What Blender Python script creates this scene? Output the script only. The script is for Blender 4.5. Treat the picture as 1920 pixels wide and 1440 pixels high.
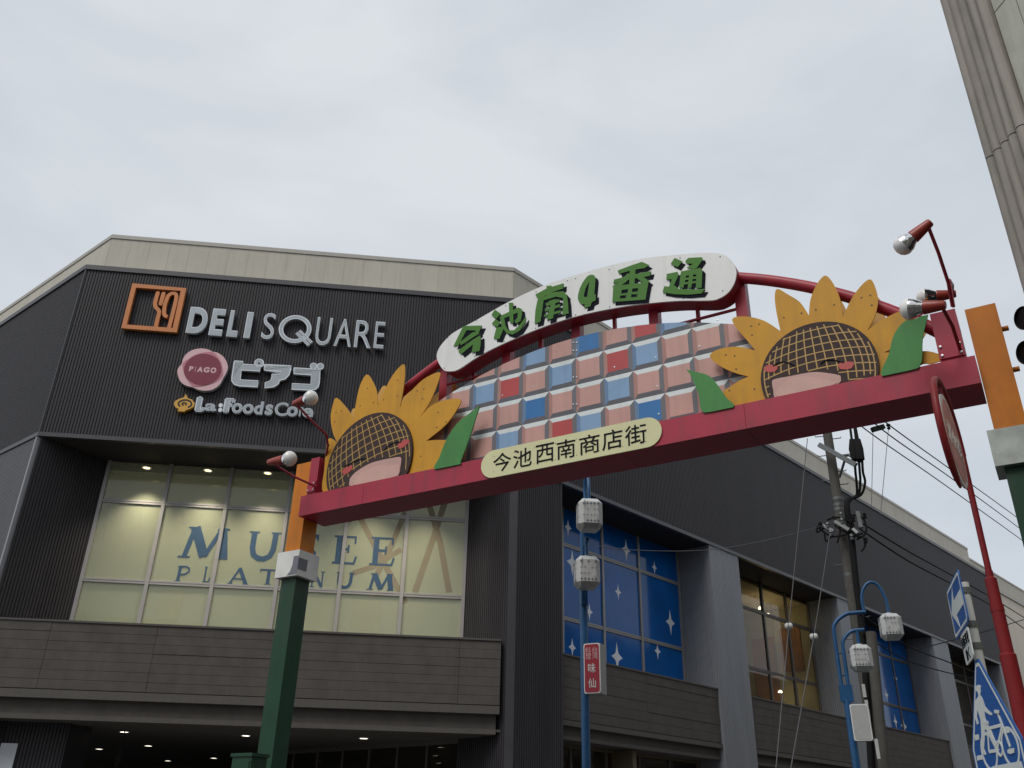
import bpy, bmesh, math, random
from mathutils import Vector, Matrix
from mathutils.geometry import tessellate_polygon
random.seed(7)
for o in list(bpy.data.objects): bpy.data.objects.remove(o)
SC = bpy.context.scene; COL = SC.collection

# ------------------------------------------------------------------ camera, sky, sun, exposure
FPX, PITCH, ROLL, EYE = 1663.1, math.radians(27.025), math.radians(1.346), Vector((0, 0, 1.6))
_f = Vector((0, math.cos(PITCH), math.sin(PITCH))); _u0 = Vector((0, -math.sin(PITCH), math.cos(PITCH))); _r0 = Vector((1, 0, 0))
_r = _r0*math.cos(ROLL) + _u0*math.sin(ROLL); _u = _u0*math.cos(ROLL) - _r0*math.sin(ROLL)
cd = bpy.data.cameras.new('camera'); cam = bpy.data.objects.new('camera', cd); COL.objects.link(cam)
cd.sensor_fit = 'HORIZONTAL'; cd.sensor_width = 36.0; cd.lens = FPX/1920*36.0; cd.clip_start = 0.05; cd.clip_end = 3000
cam.matrix_world = Matrix(((_r.x, _u.x, -_f.x, EYE.x), (_r.y, _u.y, -_f.y, EYE.y), (_r.z, _u.z, -_f.z, EYE.z), (0, 0, 0, 1)))
SC.camera = cam

SUN_AZ, SUN_EL = math.radians(214), math.radians(52)
wd = bpy.data.worlds.new('World'); SC.world = wd; wd.use_nodes = True
nt = wd.node_tree; nt.nodes.clear()
def WN(t, **k):
    n = nt.nodes.new(t)
    for a, b in k.items(): setattr(n, a, b)
    return n
w_out = WN('ShaderNodeOutputWorld'); w_bg = WN('ShaderNodeBackground'); w_sky = WN('ShaderNodeTexSky')
w_sky.sky_type = 'NISHITA'; w_sky.sun_disc = False; w_sky.sun_elevation = SUN_EL; w_sky.sun_rotation = SUN_AZ
w_tc = WN('ShaderNodeTexCoord'); w_map = WN('ShaderNodeMapping'); w_map.inputs['Scale'].default_value = (1.0, 1.0, 2.2)
w_n1 = WN('ShaderNodeTexNoise'); w_n1.inputs['Scale'].default_value = 2.1; w_n1.inputs['Detail'].default_value = 7; w_n1.inputs['Roughness'].default_value = .5
w_n1.inputs['Distortion'].default_value = .35
w_rp = WN('ShaderNodeValToRGB')
w_rp.color_ramp.elements[0].position = .34; w_rp.color_ramp.elements[0].color = (.77, .84, .925, 1)
w_rp.color_ramp.elements[1].position = .64; w_rp.color_ramp.elements[1].color = (1.01, 1.055, 1.10, 1)
w_mul = WN('ShaderNodeVectorMath', operation='SCALE'); w_mul.inputs['Scale'].default_value = 6.75
w_mix = WN('ShaderNodeMixRGB'); w_mix.inputs['Fac'].default_value = .93
nt.links.new(w_tc.outputs['Generated'], w_map.inputs['Vector']); nt.links.new(w_map.outputs['Vector'], w_n1.inputs['Vector'])
nt.links.new(w_n1.outputs['Fac'], w_rp.inputs['Fac']); nt.links.new(w_rp.outputs['Color'], w_mul.inputs[0])
nt.links.new(w_sky.outputs['Color'], w_mix.inputs['Color1']); nt.links.new(w_mul.outputs['Vector'], w_mix.inputs['Color2'])
nt.links.new(w_mix.outputs['Color'], w_bg.inputs['Color']); nt.links.new(w_bg.outputs['Background'], w_out.inputs['Surface'])
w_bg.inputs['Strength'].default_value = .10
sd = bpy.data.lights.new('sun', 'SUN'); sun = bpy.data.objects.new('sun', sd); COL.objects.link(sun)
sd.energy = 1.5; sd.angle = math.radians(28); sd.color = (1.0, .97, .92)
_sd = Vector((math.sin(SUN_AZ)*math.cos(SUN_EL), math.cos(SUN_AZ)*math.cos(SUN_EL), math.sin(SUN_EL)))
sun.rotation_euler = (-_sd).to_track_quat('-Z', 'Y').to_euler(); sun.location = _sd*60
SC.view_settings.view_transform = 'Standard'; SC.view_settings.look = 'None'; SC.view_settings.gamma = 1.0
SC.view_settings.use_curve_mapping = False; SC.view_settings.exposure = 0.15
SC.render.engine = 'CYCLES'; SC.cycles.max_bounces = 8; SC.cycles.transparent_max_bounces = 12

# ------------------------------------------------------------------ geometry helpers
def az(d): d = math.radians(d); return Vector((math.sin(d), math.cos(d), 0))
def ray(x, y): return _f + _r*((x-960)/FPX) - _u*((y-720)/FPX)
def at_z(x, y, z): d = ray(x, y); return EYE + d*((z-EYE.z)/d.z)
def at_d(x, y, dist): d = ray(x, y); return EYE + d*(dist/math.hypot(d.x, d.y))
class Fr:                       # an upright plane: u along it, z up, out towards the street
    def __init__(s, o, a): s.o = Vector((o[0], o[1], 0)); s.a = a; s.u = az(a); s.n = az(a+90)
    def p(s, u, z, c=0): return s.o + s.u*u + s.n*c + Vector((0, 0, z))
    def hit(s, x, y, c=0):      # (u, z) where the sight line meets the plane moved out by c
        o = s.o + s.n*c; d = ray(x, y); t = (o-EYE).dot(s.n)/d.dot(s.n); q = EYE + d*t
        return ((q-o).dot(s.u), q.z)
    def xy(s, u, c=0): q = s.p(u, 0, c); return (q.x, q.y)
def Z(x0, y0, s, pts): return [(x0+a/s, y0+b/s) for a, b in pts]
def area2(l): return sum(l[i][0]*l[(i+1) % len(l)][1]-l[(i+1) % len(l)][0]*l[i][1] for i in range(len(l)))/2

class MB:
    def __init__(s): s.v = []; s.f = []; s.m = []; s.sm = []
    def add(s, vs, fs, m=0, smooth=False):
        b = len(s.v); s.v += [tuple(v) for v in vs]
        for f in fs: s.f.append([b+i for i in f]); s.m.append(m); s.sm.append(smooth)
    def box(s, c, ex, ey, ez, m=0):       # centre + three half-axis vectors
        c = Vector(c); P = [c+ex*i+ey*j+ez*k for k in (-1, 1) for j in (-1, 1) for i in (-1, 1)]
        F = [(0, 2, 3, 1), (4, 5, 7, 6), (0, 1, 5, 4), (2, 6, 7, 3), (0, 4, 6, 2), (1, 3, 7, 5)]
        if ex.cross(ey).dot(ez) < 0: F = [f[::-1] for f in F]
        s.add(P, F, m)
    def fbox(s, fr, u0, u1, z0, z1, c0, c1, m=0):
        c = fr.p((u0+u1)/2, (z0+z1)/2, (c0+c1)/2)
        s.box(c, fr.u*((u1-u0)/2), fr.n*((c1-c0)/2), Vector((0, 0, (z1-z0)/2)), m)
    def prism(s, fr, loops, c0, c1, m=0, ms=None):   # loops of (u, z), first outer then holes
        ms = m if ms is None else ms
        loops = [l if (area2(l) > 0) == (i == 0) else l[::-1] for i, l in enumerate(loops)]
        tri = tessellate_polygon([[Vector((a, b, 0)) for a, b in l] for l in loops])
        flat = [q for l in loops for q in l]
        F = []
        for t in tri:
            a, b, c = [flat[i] for i in t]
            k = (b[0]-a[0])*(c[1]-a[1])-(b[1]-a[1])*(c[0]-a[0])
            if abs(k) < 1e-12: continue
            F.append(tuple(t) if k > 0 else tuple(t)[::-1])
        # u x z points along -out for a+90 frames, so front faces are reversed when needed
        flip = fr.u.cross(Vector((0, 0, 1))).dot(fr.n) < 0
        s.add([fr.p(a, b, c1) for a, b in flat], [f[::-1] if flip else f for f in F], m)
        s.add([fr.p(a, b, c0) for a, b in flat], [f if flip else f[::-1] for f in F], ms)
        for l in loops:
            n = len(l); V = [fr.p(a, b, c1) for a, b in l]+[fr.p(a, b, c0) for a, b in l]
            Q = [(i, n+i, n+(i+1) % n, (i+1) % n) for i in range(n)]
            s.add(V, [q[::-1] if flip else q for q in Q], ms)
    def tube(s, pts, r, n=10, m=0, cap=True, smooth=True):
        pts = [Vector(p) for p in pts]; rs = r if isinstance(r, (list, tuple)) else [r]*len(pts)
        up = None; V = []
        for i, p in enumerate(pts):
            t = (pts[min(i+1, len(pts)-1)]-pts[max(i-1, 0)]).normalized()
            if up is None: up = Vector((0, 0, 1)) if abs(t.z) < .9 else Vector((1, 0, 0))
            a = t.cross(up)
            a = a.normalized() if a.length > 1e-6 else t.orthogonal().normalized()
            b = a.cross(t).normalized(); up = b
            V += [p+a*(rs[i]*math.cos(2*math.pi*k/n))+b*(rs[i]*math.sin(2*math.pi*k/n)) for k in range(n)]
        F = [(i*n+k, i*n+(k+1) % n, (i+1)*n+(k+1) % n, (i+1)*n+k) for i in range(len(pts)-1) for k in range(n)]
        s.add(V, F, m, smooth)
        if cap: s.add(V[:n], [tuple(range(n))[::-1]], m); s.add(V[-n:], [tuple(range(n))], m)
    def lathe(s, o, ax, prof, n=20, m=0, smooth=True):   # prof: (radius, distance along axis)
        o = Vector(o); ax = Vector(ax).normalized(); a = ax.orthogonal().normalized(); b = ax.cross(a)
        runs = [[prof[0]]]
        for q in range(1, len(prof)):
            runs[-1].append(prof[q])
            if q+1 < len(prof):
                d0 = Vector((prof[q][0]-prof[q-1][0], prof[q][1]-prof[q-1][1])); d1 = Vector((prof[q+1][0]-prof[q][0], prof[q+1][1]-prof[q][1]))
                if d0.length < 1e-9 or d1.length < 1e-9 or d0.angle(d1) > math.radians(32): runs.append([prof[q]])
        for run in runs:
            V = [o+ax*h+(a*math.cos(2*math.pi*k/n)+b*math.sin(2*math.pi*k/n))*max(r, 1e-5) for r, h in run for k in range(n)]
            F = [(i*n+k, i*n+(k+1) % n, (i+1)*n+(k+1) % n, (i+1)*n+k) for i in range(len(run)-1) for k in range(n)]
            s.add(V, F, m, smooth)
    def band(s, pts, z0, z1, o0, o1, m=0):    # upright band along an xy polyline, mitred; o = outward offsets
        def off(d):
            R = []; n = len(pts)
            for i in range(n):
                ns = []
                for j in ((i-1, i), (i, i+1)):
                    if j[0] < 0 or j[1] >= n: continue
                    t = Vector((pts[j[1]][0]-pts[j[0]][0], pts[j[1]][1]-pts[j[0]][1])).normalized(); ns.append(Vector((t.y, -t.x)))
                q = ns[0] if len(ns) == 1 else (ns[0]+ns[1])/(1+ns[0].dot(ns[1]))
                R.append((pts[i][0]+q.x*d, pts[i][1]+q.y*d))
            return R
        A, B = off(o0), off(o1); n = len(pts); V = []
        for i in range(n): V += [(*A[i], z0), (*A[i], z1), (*B[i], z0), (*B[i], z1)]
        F = []
        for i in range(n-1):
            a, b = 4*i, 4*i+4
            F += [(a+2, b+2, b+3, a+3), (b, a, a+1, b+1), (a, b, b+2, a+2), (a+1, a+3, b+3, b+1)]
        F += [(0, 2, 3, 1), (4*n-4, 4*n-3, 4*n-1, 4*n-2)]
        s.add(V, F, m)
    def corr(s, p0, p1, z0, z1, per=.085, dep=.024, groove=.36, m=0):   # ribbed metal sheet, ribs upright
        p0, p1 = Vector((*p0, 0)), Vector((*p1, 0)); L = (p1-p0).length; t = (p1-p0)/L; nn = Vector((t.y, -t.x, 0))
        k = max(1, round(L/per)); q = L/k; prof = []
        for i in range(k):
            b = i*q; g = groove*q
            prof += [(b, 0), (b+q-g, 0), (b+q-g*.80, -dep), (b+q-g*.20, -dep)]
        prof.append((L, 0)); V = []
        for a, c in prof:
            w = p0+t*a+nn*c; V += [(w.x, w.y, z0), (w.x, w.y, z1)]
        s.add(V, [(2*i, 2*i+2, 2*i+3, 2*i+1) for i in range(len(prof)-1)], m)
    def build(s, name, mats, parent=None, label=None, kind=None):
        me = bpy.data.meshes.new(name); base = Vector((0, 0, 0)); q = parent
        while q is not None: base += q.location; q = q.parent
        me.from_pydata([(v[0]-base.x, v[1]-base.y, v[2]-base.z) for v in s.v], [], s.f)
        for mm in (mats if isinstance(mats, (list, tuple)) else [mats]): me.materials.append(mm)
        me.polygons.foreach_set('material_index', s.m); me.polygons.foreach_set('use_smooth', s.sm); me.update()
        o = bpy.data.objects.new(name, me); COL.objects.link(o); o.parent = parent
        if label: o['label'] = label
        if kind: o['kind'] = kind
        return o
def thing(name, label, cat, loc, group=None):
    o = bpy.data.objects.new(name, None); COL.objects.link(o); o.location = loc; o.empty_display_size = .1
    o['label'] = label; o['category'] = cat
    if group: o['group'] = group
    return o
def tag(o, label, cat, group=None):
    o['label'] = label; o['category'] = cat
    if group: o['group'] = group
    return o
def copy_tree(o, parent=None):
    c = o.copy(); COL.objects.link(c); c.parent = parent
    for ch in list(o.children): copy_tree(ch, c)
    return c
def arc(c, r, a0, a1, n): return [(c[0]+r*math.cos(a0+(a1-a0)*i/n), c[1]+r*math.sin(a0+(a1-a0)*i/n)) for i in range(n+1)]
def circ(c, r, n=28, ry=None): return [(c[0]+r*math.cos(2*math.pi*i/n), c[1]+(ry or r)*math.sin(2*math.pi*i/n)) for i in range(n)]
def smooth(pts, closed=True, n=4):      # Catmull-Rom through the points; a doubled point is a sharp corner
    R = []; N = len(pts)
    for i in range(N if closed else N-1):
        p0, p1, p2, p3 = [pts[(i+k) % N] if closed else pts[min(max(i+k, 0), N-1)] for k in (-1, 0, 1, 2)]
        if p1 == p2: R.append(p1); continue
        for j in range(n):
            t = j/n
            R.append(tuple(.5*(2*p1[k]+(p2[k]-p0[k])*t+(2*p0[k]-5*p1[k]+4*p2[k]-p3[k])*t*t+(3*p1[k]-p0[k]-3*p2[k]+p3[k])*t**3) for k in (0, 1)))
    if not closed: R.append(pts[-1])
    Q = [R[0]]
    for p in R[1:]:
        if math.hypot(p[0]-Q[-1][0], p[1]-Q[-1][1]) > 1e-5: Q.append(p)
    if closed and math.hypot(Q[0][0]-Q[-1][0], Q[0][1]-Q[-1][1]) < 1e-5: Q.pop()
    return Q
def clip_convex(poly, C):               # Sutherland-Hodgman, C counter-clockwise
    out = poly
    for i in range(len(C)):
        a, b = C[i], C[(i+1) % len(C)]
        ins = lambda p: (b[0]-a[0])*(p[1]-a[1])-(b[1]-a[1])*(p[0]-a[0]) >= -1e-9
        new = []
        for j in range(len(out)):
            p, q = out[j-1], out[j]
            if ins(p) != ins(q):
                dx, dy = q[0]-p[0], q[1]-p[1]; ex, ey = b[0]-a[0], b[1]-a[1]
                t = (ex*(a[1]-p[1])-ey*(a[0]-p[0]))/(ex*dy-ey*dx); new.append((p[0]+dx*t, p[1]+dy*t))
            if ins(q): new.append(q)
        out = new
        if len(out) < 3: return []
    return out
_tc = {}
def glyph(ch, off=0.0, extrude=.05, bevel=0.0):      # outline letter from the built-in typeface -> verts, faces
    k = (ch, off, extrude, bevel)
    if k in _tc: return _tc[k]
    c = bpy.data.curves.new('glyph', 'FONT'); c.body = ch; c.offset = off; c.extrude = extrude; c.bevel_depth = bevel; c.resolution_u = 5
    o = bpy.data.objects.new('glyph', c); COL.objects.link(o); dg = bpy.context.evaluated_depsgraph_get(); dg.update()
    me = bpy.data.meshes.new_from_object(o.evaluated_get(dg))
    V = [tuple(v.co) for v in me.vertices]; F = [tuple(p.vertices) for p in me.polygons]; N = [tuple(p.normal) for p in me.polygons]
    bpy.data.objects.remove(o); bpy.data.curves.remove(c); bpy.data.meshes.remove(me); _tc[k] = (V, F, N); return _tc[k]
def put_glyph(mb, fr, ch, u0, u1, z0, z1, c0, c1, off=0.0, bevel=0.0, m=0, rim=None):
    V, F, N = glyph(ch, off, .05, bevel)
    xs = [v[0] for v in V]; ys = [v[1] for v in V]; zs = [v[2] for v in V]; x0, x1, y0, y1, w0, w1 = min(xs), max(xs), min(ys), max(ys), min(zs), max(zs)
    P = [fr.p(u0+(v[0]-x0)/(x1-x0)*(u1-u0), z0+(v[1]-y0)/(y1-y0)*(z1-z0), c0+(v[2]-w0)/(w1-w0)*(c1-c0)) for v in V]
    for f, n in zip(F, N): mb.add([P[i] for i in f], [tuple(range(len(f)))], m if (rim is None or n[2] > .97) else rim)
def stroke(mb, fr, pts, w, c0, c1, m=0):             # ribbon of constant width along (u, z) points
    L, R = [], []
    for i, p in enumerate(pts):
        a, b = pts[max(i-1, 0)], pts[min(i+1, len(pts)-1)]; d = math.hypot(b[0]-a[0], b[1]-a[1]); nx, ny = -(b[1]-a[1])/d, (b[0]-a[0])/d
        L.append((p[0]+nx*w/2, p[1]+ny*w/2)); R.append((p[0]-nx*w/2, p[1]-ny*w/2))
    mb.prism(fr, [L+R[::-1]], c0, c1, m)

# ------------------------------------------------------------------ materials
def mat(name, col, rough=.6, metal=0., var=.10, scale=3., bump=0., streak=False, spec=.5, coat=0., bscale=60., dirt=0.):
    m = bpy.data.materials.new(name); m.use_nodes = True; t = m.node_tree; b = t.nodes['Principled BSDF']
    b.inputs['Roughness'].default_value = rough; b.inputs['Metallic'].default_value = metal
    b.inputs['Specular IOR Level'].default_value = spec; b.inputs['Coat Weight'].default_value = coat
    tc = t.nodes.new('ShaderNodeTexCoord'); src = tc.outputs['Object']
    if streak:
        mp = t.nodes.new('ShaderNodeMapping'); mp.inputs['Scale'].default_value = (1, 1, .12); t.links.new(src, mp.inputs['Vector']); src = mp.outputs['Vector']
    if var:
        n = t.nodes.new('ShaderNodeTexNoise'); n.inputs['Scale'].default_value = scale; n.inputs['Detail'].default_value = 6; n.inputs['Roughness'].default_value = .65
        t.links.new(src, n.inputs['Vector'])
        r = t.nodes.new('ShaderNodeValToRGB'); r.color_ramp.elements[0].position = .3; r.color_ramp.elements[1].position = .72
        r.color_ramp.elements[0].color = (*[c*(1-var) for c in col], 1); r.color_ramp.elements[1].color = (*[min(1, c*(1+var)) for c in col], 1)
        t.links.new(n.outputs['Fac'], r.inputs['Fac']); csock = r.outputs['Color']
        if dirt:      # rain streaks and grime patches
            mp2 = t.nodes.new('ShaderNodeMapping'); mp2.inputs['Scale'].default_value = (9, 9, .7); t.links.new(tc.outputs['Object'], mp2.inputs['Vector'])
            d1 = t.nodes.new('ShaderNodeTexNoise'); d1.inputs['Scale'].default_value = 1.6; d1.inputs['Detail'].default_value = 5; t.links.new(mp2.outputs['Vector'], d1.inputs['Vector'])
            d2 = t.nodes.new('ShaderNodeTexNoise'); d2.inputs['Scale'].default_value = 1.3; d2.inputs['Detail'].default_value = 8; d2.inputs['Roughness'].default_value = .7; t.links.new(tc.outputs['Object'], d2.inputs['Vector'])
            mm = t.nodes.new('ShaderNodeMath'); mm.operation = 'MULTIPLY'; t.links.new(d1.outputs['Fac'], mm.inputs[0]); t.links.new(d2.outputs['Fac'], mm.inputs[1])
            dr = t.nodes.new('ShaderNodeMapRange'); dr.inputs['From Min'].default_value = .22; dr.inputs['From Max'].default_value = .40; dr.inputs['To Max'].default_value = dirt; t.links.new(mm.outputs[0], dr.inputs['Value'])
            mx = t.nodes.new('ShaderNodeMixRGB'); mx.inputs['Color2'].default_value = (.06, .055, .05, 1); t.links.new(dr.outputs['Result'], mx.inputs['Fac']); t.links.new(csock, mx.inputs['Color1']); csock = mx.outputs['Color']
        t.links.new(csock, b.inputs['Base Color'])
        rr = t.nodes.new('ShaderNodeMapRange'); rr.inputs['To Min'].default_value = max(0, rough-.10); rr.inputs['To Max'].default_value = min(1, rough+.10)
        t.links.new(n.outputs['Fac'], rr.inputs['Value']); t.links.new(rr.outputs['Result'], b.inputs['Roughness'])
    else: b.inputs['Base Color'].default_value = (*col, 1)
    if bump:
        n2 = t.nodes.new('ShaderNodeTexNoise'); n2.inputs['Scale'].default_value = bscale; n2.inputs['Detail'].default_value = 4
        t.links.new(tc.outputs['Object'], n2.inputs['Vector'])
        bp = t.nodes.new('ShaderNodeBump'); bp.inputs['Strength'].default_value = bump; bp.inputs['Distance'].default_value = .01
        t.links.new(n2.outputs['Fac'], bp.inputs['Height']); t.links.new(bp.outputs['Normal'], b.inputs['Normal'])
    return m
def emis(name, col, st):
    m = bpy.data.materials.new(name); m.use_nodes = True; b = m.node_tree.nodes['Principled BSDF']
    b.inputs['Base Color'].default_value = (*col, 1); b.inputs['Emission Color'].default_value = (*col, 1); b.inputs['Emission Strength'].default_value = st; return m
def glass(name, tint, film, film_amt, rough=.02):
    m = bpy.data.materials.new(name); m.use_nodes = True; t = m.node_tree; t.nodes.clear()
    o = t.nodes.new('ShaderNodeOutputMaterial'); tr = t.nodes.new('ShaderNodeBsdfTransparent'); tr.inputs['Color'].default_value = (*tint, 1)
    df = t.nodes.new('ShaderNodeBsdfDiffuse'); df.inputs['Color'].default_value = (*film, 1)
    g = t.nodes.new('ShaderNodeBsdfGlossy'); g.inputs['Roughness'].default_value = rough
    m1 = t.nodes.new('ShaderNodeMixShader'); m1.inputs['Fac'].default_value = film_amt
    m2 = t.nodes.new('ShaderNodeMixShader'); fr = t.nodes.new('ShaderNodeFresnel'); fr.inputs['IOR'].default_value = 1.5
    t.links.new(tr.outputs[0], m1.inputs[1]); t.links.new(df.outputs[0], m1.inputs[2]); t.links.new(m1.outputs[0], m2.inputs[1])
    t.links.new(g.outputs[0], m2.inputs[2]); ge = t.nodes.new('ShaderNodeNewGeometry'); iv = t.nodes.new('ShaderNodeMath'); iv.operation = 'MULTIPLY_ADD'; iv.inputs[1].default_value = -.499; iv.inputs[2].default_value = 1.5
    t.links.new(ge.outputs['Backfacing'], iv.inputs[0]); t.links.new(iv.outputs[0], fr.inputs['IOR'])   # the inner face of the pane: no total reflection
    t.links.new(fr.outputs[0], m2.inputs['Fac']); t.links.new(m2.outputs[0], o.inputs['Surface']); return m
M = dict(
    asphalt=mat('asphalt', (.05, .05, .052), .9, var=.25, bump=.4), paving=mat('paving', (.26, .25, .24), .85, var=.15),
    clad=mat('dark_metal_cladding', (.036, .033, .0365), .55, spec=.25, dirt=.0, var=.22, scale=1.2, streak=True),
    clad2=mat('grey_metal_cladding', (.20, .208, .225), .45, var=.12, scale=2.5, streak=True),
    clad3=mat('mid_grey_metal_cladding', (.105, .106, .113), .5, var=.15, scale=2, streak=True, spec=.3),
    trim=mat('dark_metal_trim', (.048, .046, .050), .4, var=.08), trim2=mat('light_corner_trim', (.20, .20, .21), .4, var=.08),
    parapet=mat('cream_parapet', (.45, .42, .355), .7, var=.09, scale=1.6, streak=True, dirt=.10), cap=mat('parapet_cap', (.36, .34, .30), .5, var=.06),
    plank=mat('grey_brown_plank', (.088, .078, .069), .8, var=.18, scale=2.2, streak=False, bump=.15, spec=.25, dirt=.25), plank2=mat('fascia_trim', (.092, .083, .074), .7, spec=.3, dirt=.25, var=.08),
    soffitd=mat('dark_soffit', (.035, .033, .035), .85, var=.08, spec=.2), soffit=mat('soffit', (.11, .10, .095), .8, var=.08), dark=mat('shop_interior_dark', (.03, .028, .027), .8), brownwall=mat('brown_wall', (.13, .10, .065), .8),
    alum=mat('window_aluminium', (.30, .285, .28), .45, metal=.2, var=.06), alumd=mat('bronze_window_frame', (.12, .105, .095), .45, var=.08),
    inwall=mat('pale_green_wall', (.57, .555, .44), .8, var=.16, scale=.5), inceil=mat('room_ceiling', (.74, .68, .50), .9, var=.05),
    inyel=mat('yellow_board', (.60, .47, .14), .8, var=.06), inolive=mat('olive_room_wall', (.42, .40, .27), .85, var=.12, scale=1.2), inbrown=mat('brown_reflection_and_board', (.20, .17, .115), .8),  # inbrown colours the painted window reflections and one wall board
    lamp=emis('lit_downlight', (1.0, .80, .42), 2.4), lampw=emis('lit_canopy_light', (1.0, .93, .78), 4.0),
    pane=glass('clear_pane', (.94, .97, .88), (.64, .65, .48), .28), paned=glass('shop_pane', (.72, .70, .62), (.25, .24, .2), .05),  # pale film on the clear pane also stands in for reflected sky
    blue=mat('blue_window_film', (.003, .095, .34), .09, var=.22, scale=.7, spec=.30), star=mat('white_star_film', (.75, .76, .78), .4),
    gblue=mat('blue_lettering', (.022, .062, .12), .5, var=.1), silver=mat('silver_letter_face', (.34, .37, .39), .35, metal=.25, var=.06), rim=mat('silver_letter_rim', (.62, .65, .67), .3, metal=.4, var=.04),
    orange=mat('orange_emblem', (.52, .17, .035), .5, var=.12), orange2=mat('yellow_emblem', (.62, .33, .04), .5, var=.06),
    pinkl=mat('pale_pink_acrylic', (.68, .43, .45), .3, var=.04), pinkm=mat('mid_pink_acrylic', (.50, .19, .22), .3, var=.04), wine=mat('wine_red_acrylic', (.20, .022, .045), .3, var=.05), pinkt=mat('pink_text', (.66, .40, .44), .4),
    red=mat('crimson_gate_paint', (.40, .030, .060), .42, var=.12, scale=2.5, spec=.35, dirt=.28), redd=mat('red_tube_paint', (.38, .026, .046), .4, var=.12, scale=5, spec=.35, dirt=.25),
    gorange=mat('orange_post_paint', (.60, .185, .008), .45, var=.10, scale=4, spec=.3, dirt=.22), ggreen=mat('dark_green_post_paint', (.011, .052, .026), .45, var=.18, scale=4, spec=.3, dirt=.35),
    white=mat('white_board', (.80, .80, .78), .45, var=.03, dirt=.10), wmetal=mat('white_metal_cover', (.72, .71, .68), .45, var=.10, scale=7), tape=mat('grey_tape', (.17, .17, .20), .6), steel=mat('worn_steel_cover', (.42, .44, .40), .3, metal=.5, var=.2, scale=6),
    lgreen=mat('green_letter', (.075, .205, .035), .6, spec=.25, var=.05), black=mat('black_letter', (.010, .011, .018), .8, spec=.1, var=0), yplate=mat('pale_yellow_plate', (.68, .66, .38), .45, var=.05),
    petal=mat('sunflower_yellow', (.62, .305, .026), .55, var=.09, scale=3, spec=.3, dirt=.18), petalb=mat('sunflower_back', (.60, .33, .06), .55), leaf=mat('leaf_green', (.070, .26, .070), .55, var=.10, spec=.3, dirt=.22), seed=mat('seed_brown', (.055, .036, .034), .65, spec=.2, var=.08), net=mat('yellow_net_line', (.46, .28, .075), .5),
    lip=mat('mouth_pink', (.56, .33, .29), .5), lip2=mat('tongue_pink', (.62, .37, .32), .5), cheek=mat('cheek_red', (.50, .07, .06), .5), lash=mat('lash_black', (.012, .013, .02), .8, spec=.1), hole=mat('bolt_dark', (.12, .07, .03), .5),
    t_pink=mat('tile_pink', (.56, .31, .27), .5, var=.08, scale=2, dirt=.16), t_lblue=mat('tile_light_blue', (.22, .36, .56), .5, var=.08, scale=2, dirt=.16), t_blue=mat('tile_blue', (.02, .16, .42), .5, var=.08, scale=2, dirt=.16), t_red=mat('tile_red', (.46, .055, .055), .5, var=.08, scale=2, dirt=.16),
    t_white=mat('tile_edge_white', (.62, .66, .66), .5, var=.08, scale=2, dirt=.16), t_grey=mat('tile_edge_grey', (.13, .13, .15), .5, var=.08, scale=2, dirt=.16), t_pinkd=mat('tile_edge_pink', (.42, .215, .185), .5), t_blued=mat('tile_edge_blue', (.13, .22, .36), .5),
    bolt=mat('bolt_steel', (.5, .5, .5), .35, metal=.8, var=.05), lred=mat('lamp_red', (.30, .035, .02), .4, var=.15, scale=14), larm=mat('lamp_arm_red', (.30, .02, .035), .4, var=.1), chrome=mat('chrome_bulb', (.80, .80, .80), .06, metal=1., var=0), bulb=mat('frosted_bulb', (.80, .79, .77), .25, var=.02),
    pblue=mat('blue_lamp_post', (.014, .085, .21), .4, var=.14, scale=8), lantern=mat('frosted_lantern', (.52, .53, .52), .35, var=.10, scale=12), lstar=mat('lantern_print', (.13, .14, .16), .5), lpale=mat('lantern_print_faded', (.33, .34, .36), .5), sbox=mat('sign_box_side', (.36, .35, .32), .5, var=.1), sred=mat('sign_red', (.33, .014, .028), .4, var=.04),
    conc=mat('pole_concrete', (.085, .080, .071), .9, var=.2, scale=6, bump=.3), galv=mat('galvanised_steel', (.14, .147, .147), .5, metal=.4, var=.15, scale=12), rubber=mat('black_cable', (.012, .012, .013), .8, spec=.15), wire=mat('thin_wire', (.075, .075, .08), .5), porc=mat('porcelain', (.5, .5, .48), .25),
    hred=mat('hydrant_red', (.20, .010, .013), .5, spec=.3, var=.14, scale=10), hface=mat('hydrant_face', (.55, .22, .19), .5, var=.28, scale=16), hwhite=mat('worn_white', (.72, .69, .66), .5, var=.15, scale=14),
    tblue=mat('traffic_blue', (.02, .10, .34), .35, var=.05), twhite=mat('traffic_white', (.66, .69, .67), .4, var=.05), tback=mat('sign_back', (.4, .4, .4), .5, metal=.4), pole=mat('grey_pole', (.58, .58, .56), .5, var=.10, scale=9),
    flute=mat('fluted_concrete', (.33, .30, .265), .85, dirt=.35, var=.14, scale=2.5, streak=True, bump=.15), panel=mat('pale_green_panel', (.47, .47, .385), .5, var=.07, scale=2, dirt=.25), cream=mat('cream_building', (.58, .52, .43), .8, var=.06, scale=1.5, streak=True), sigblk=mat('signal_black', (.012, .012, .014), .45),
    plainsign=mat('blank_sign_face', (.42, .42, .41), .5, var=.10, scale=9),
    poster=mat('poster_pale', (.55, .58, .62), .5), warm=mat('warm_display', (.34, .16, .06), .8, var=.4, scale=1.2))

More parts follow.
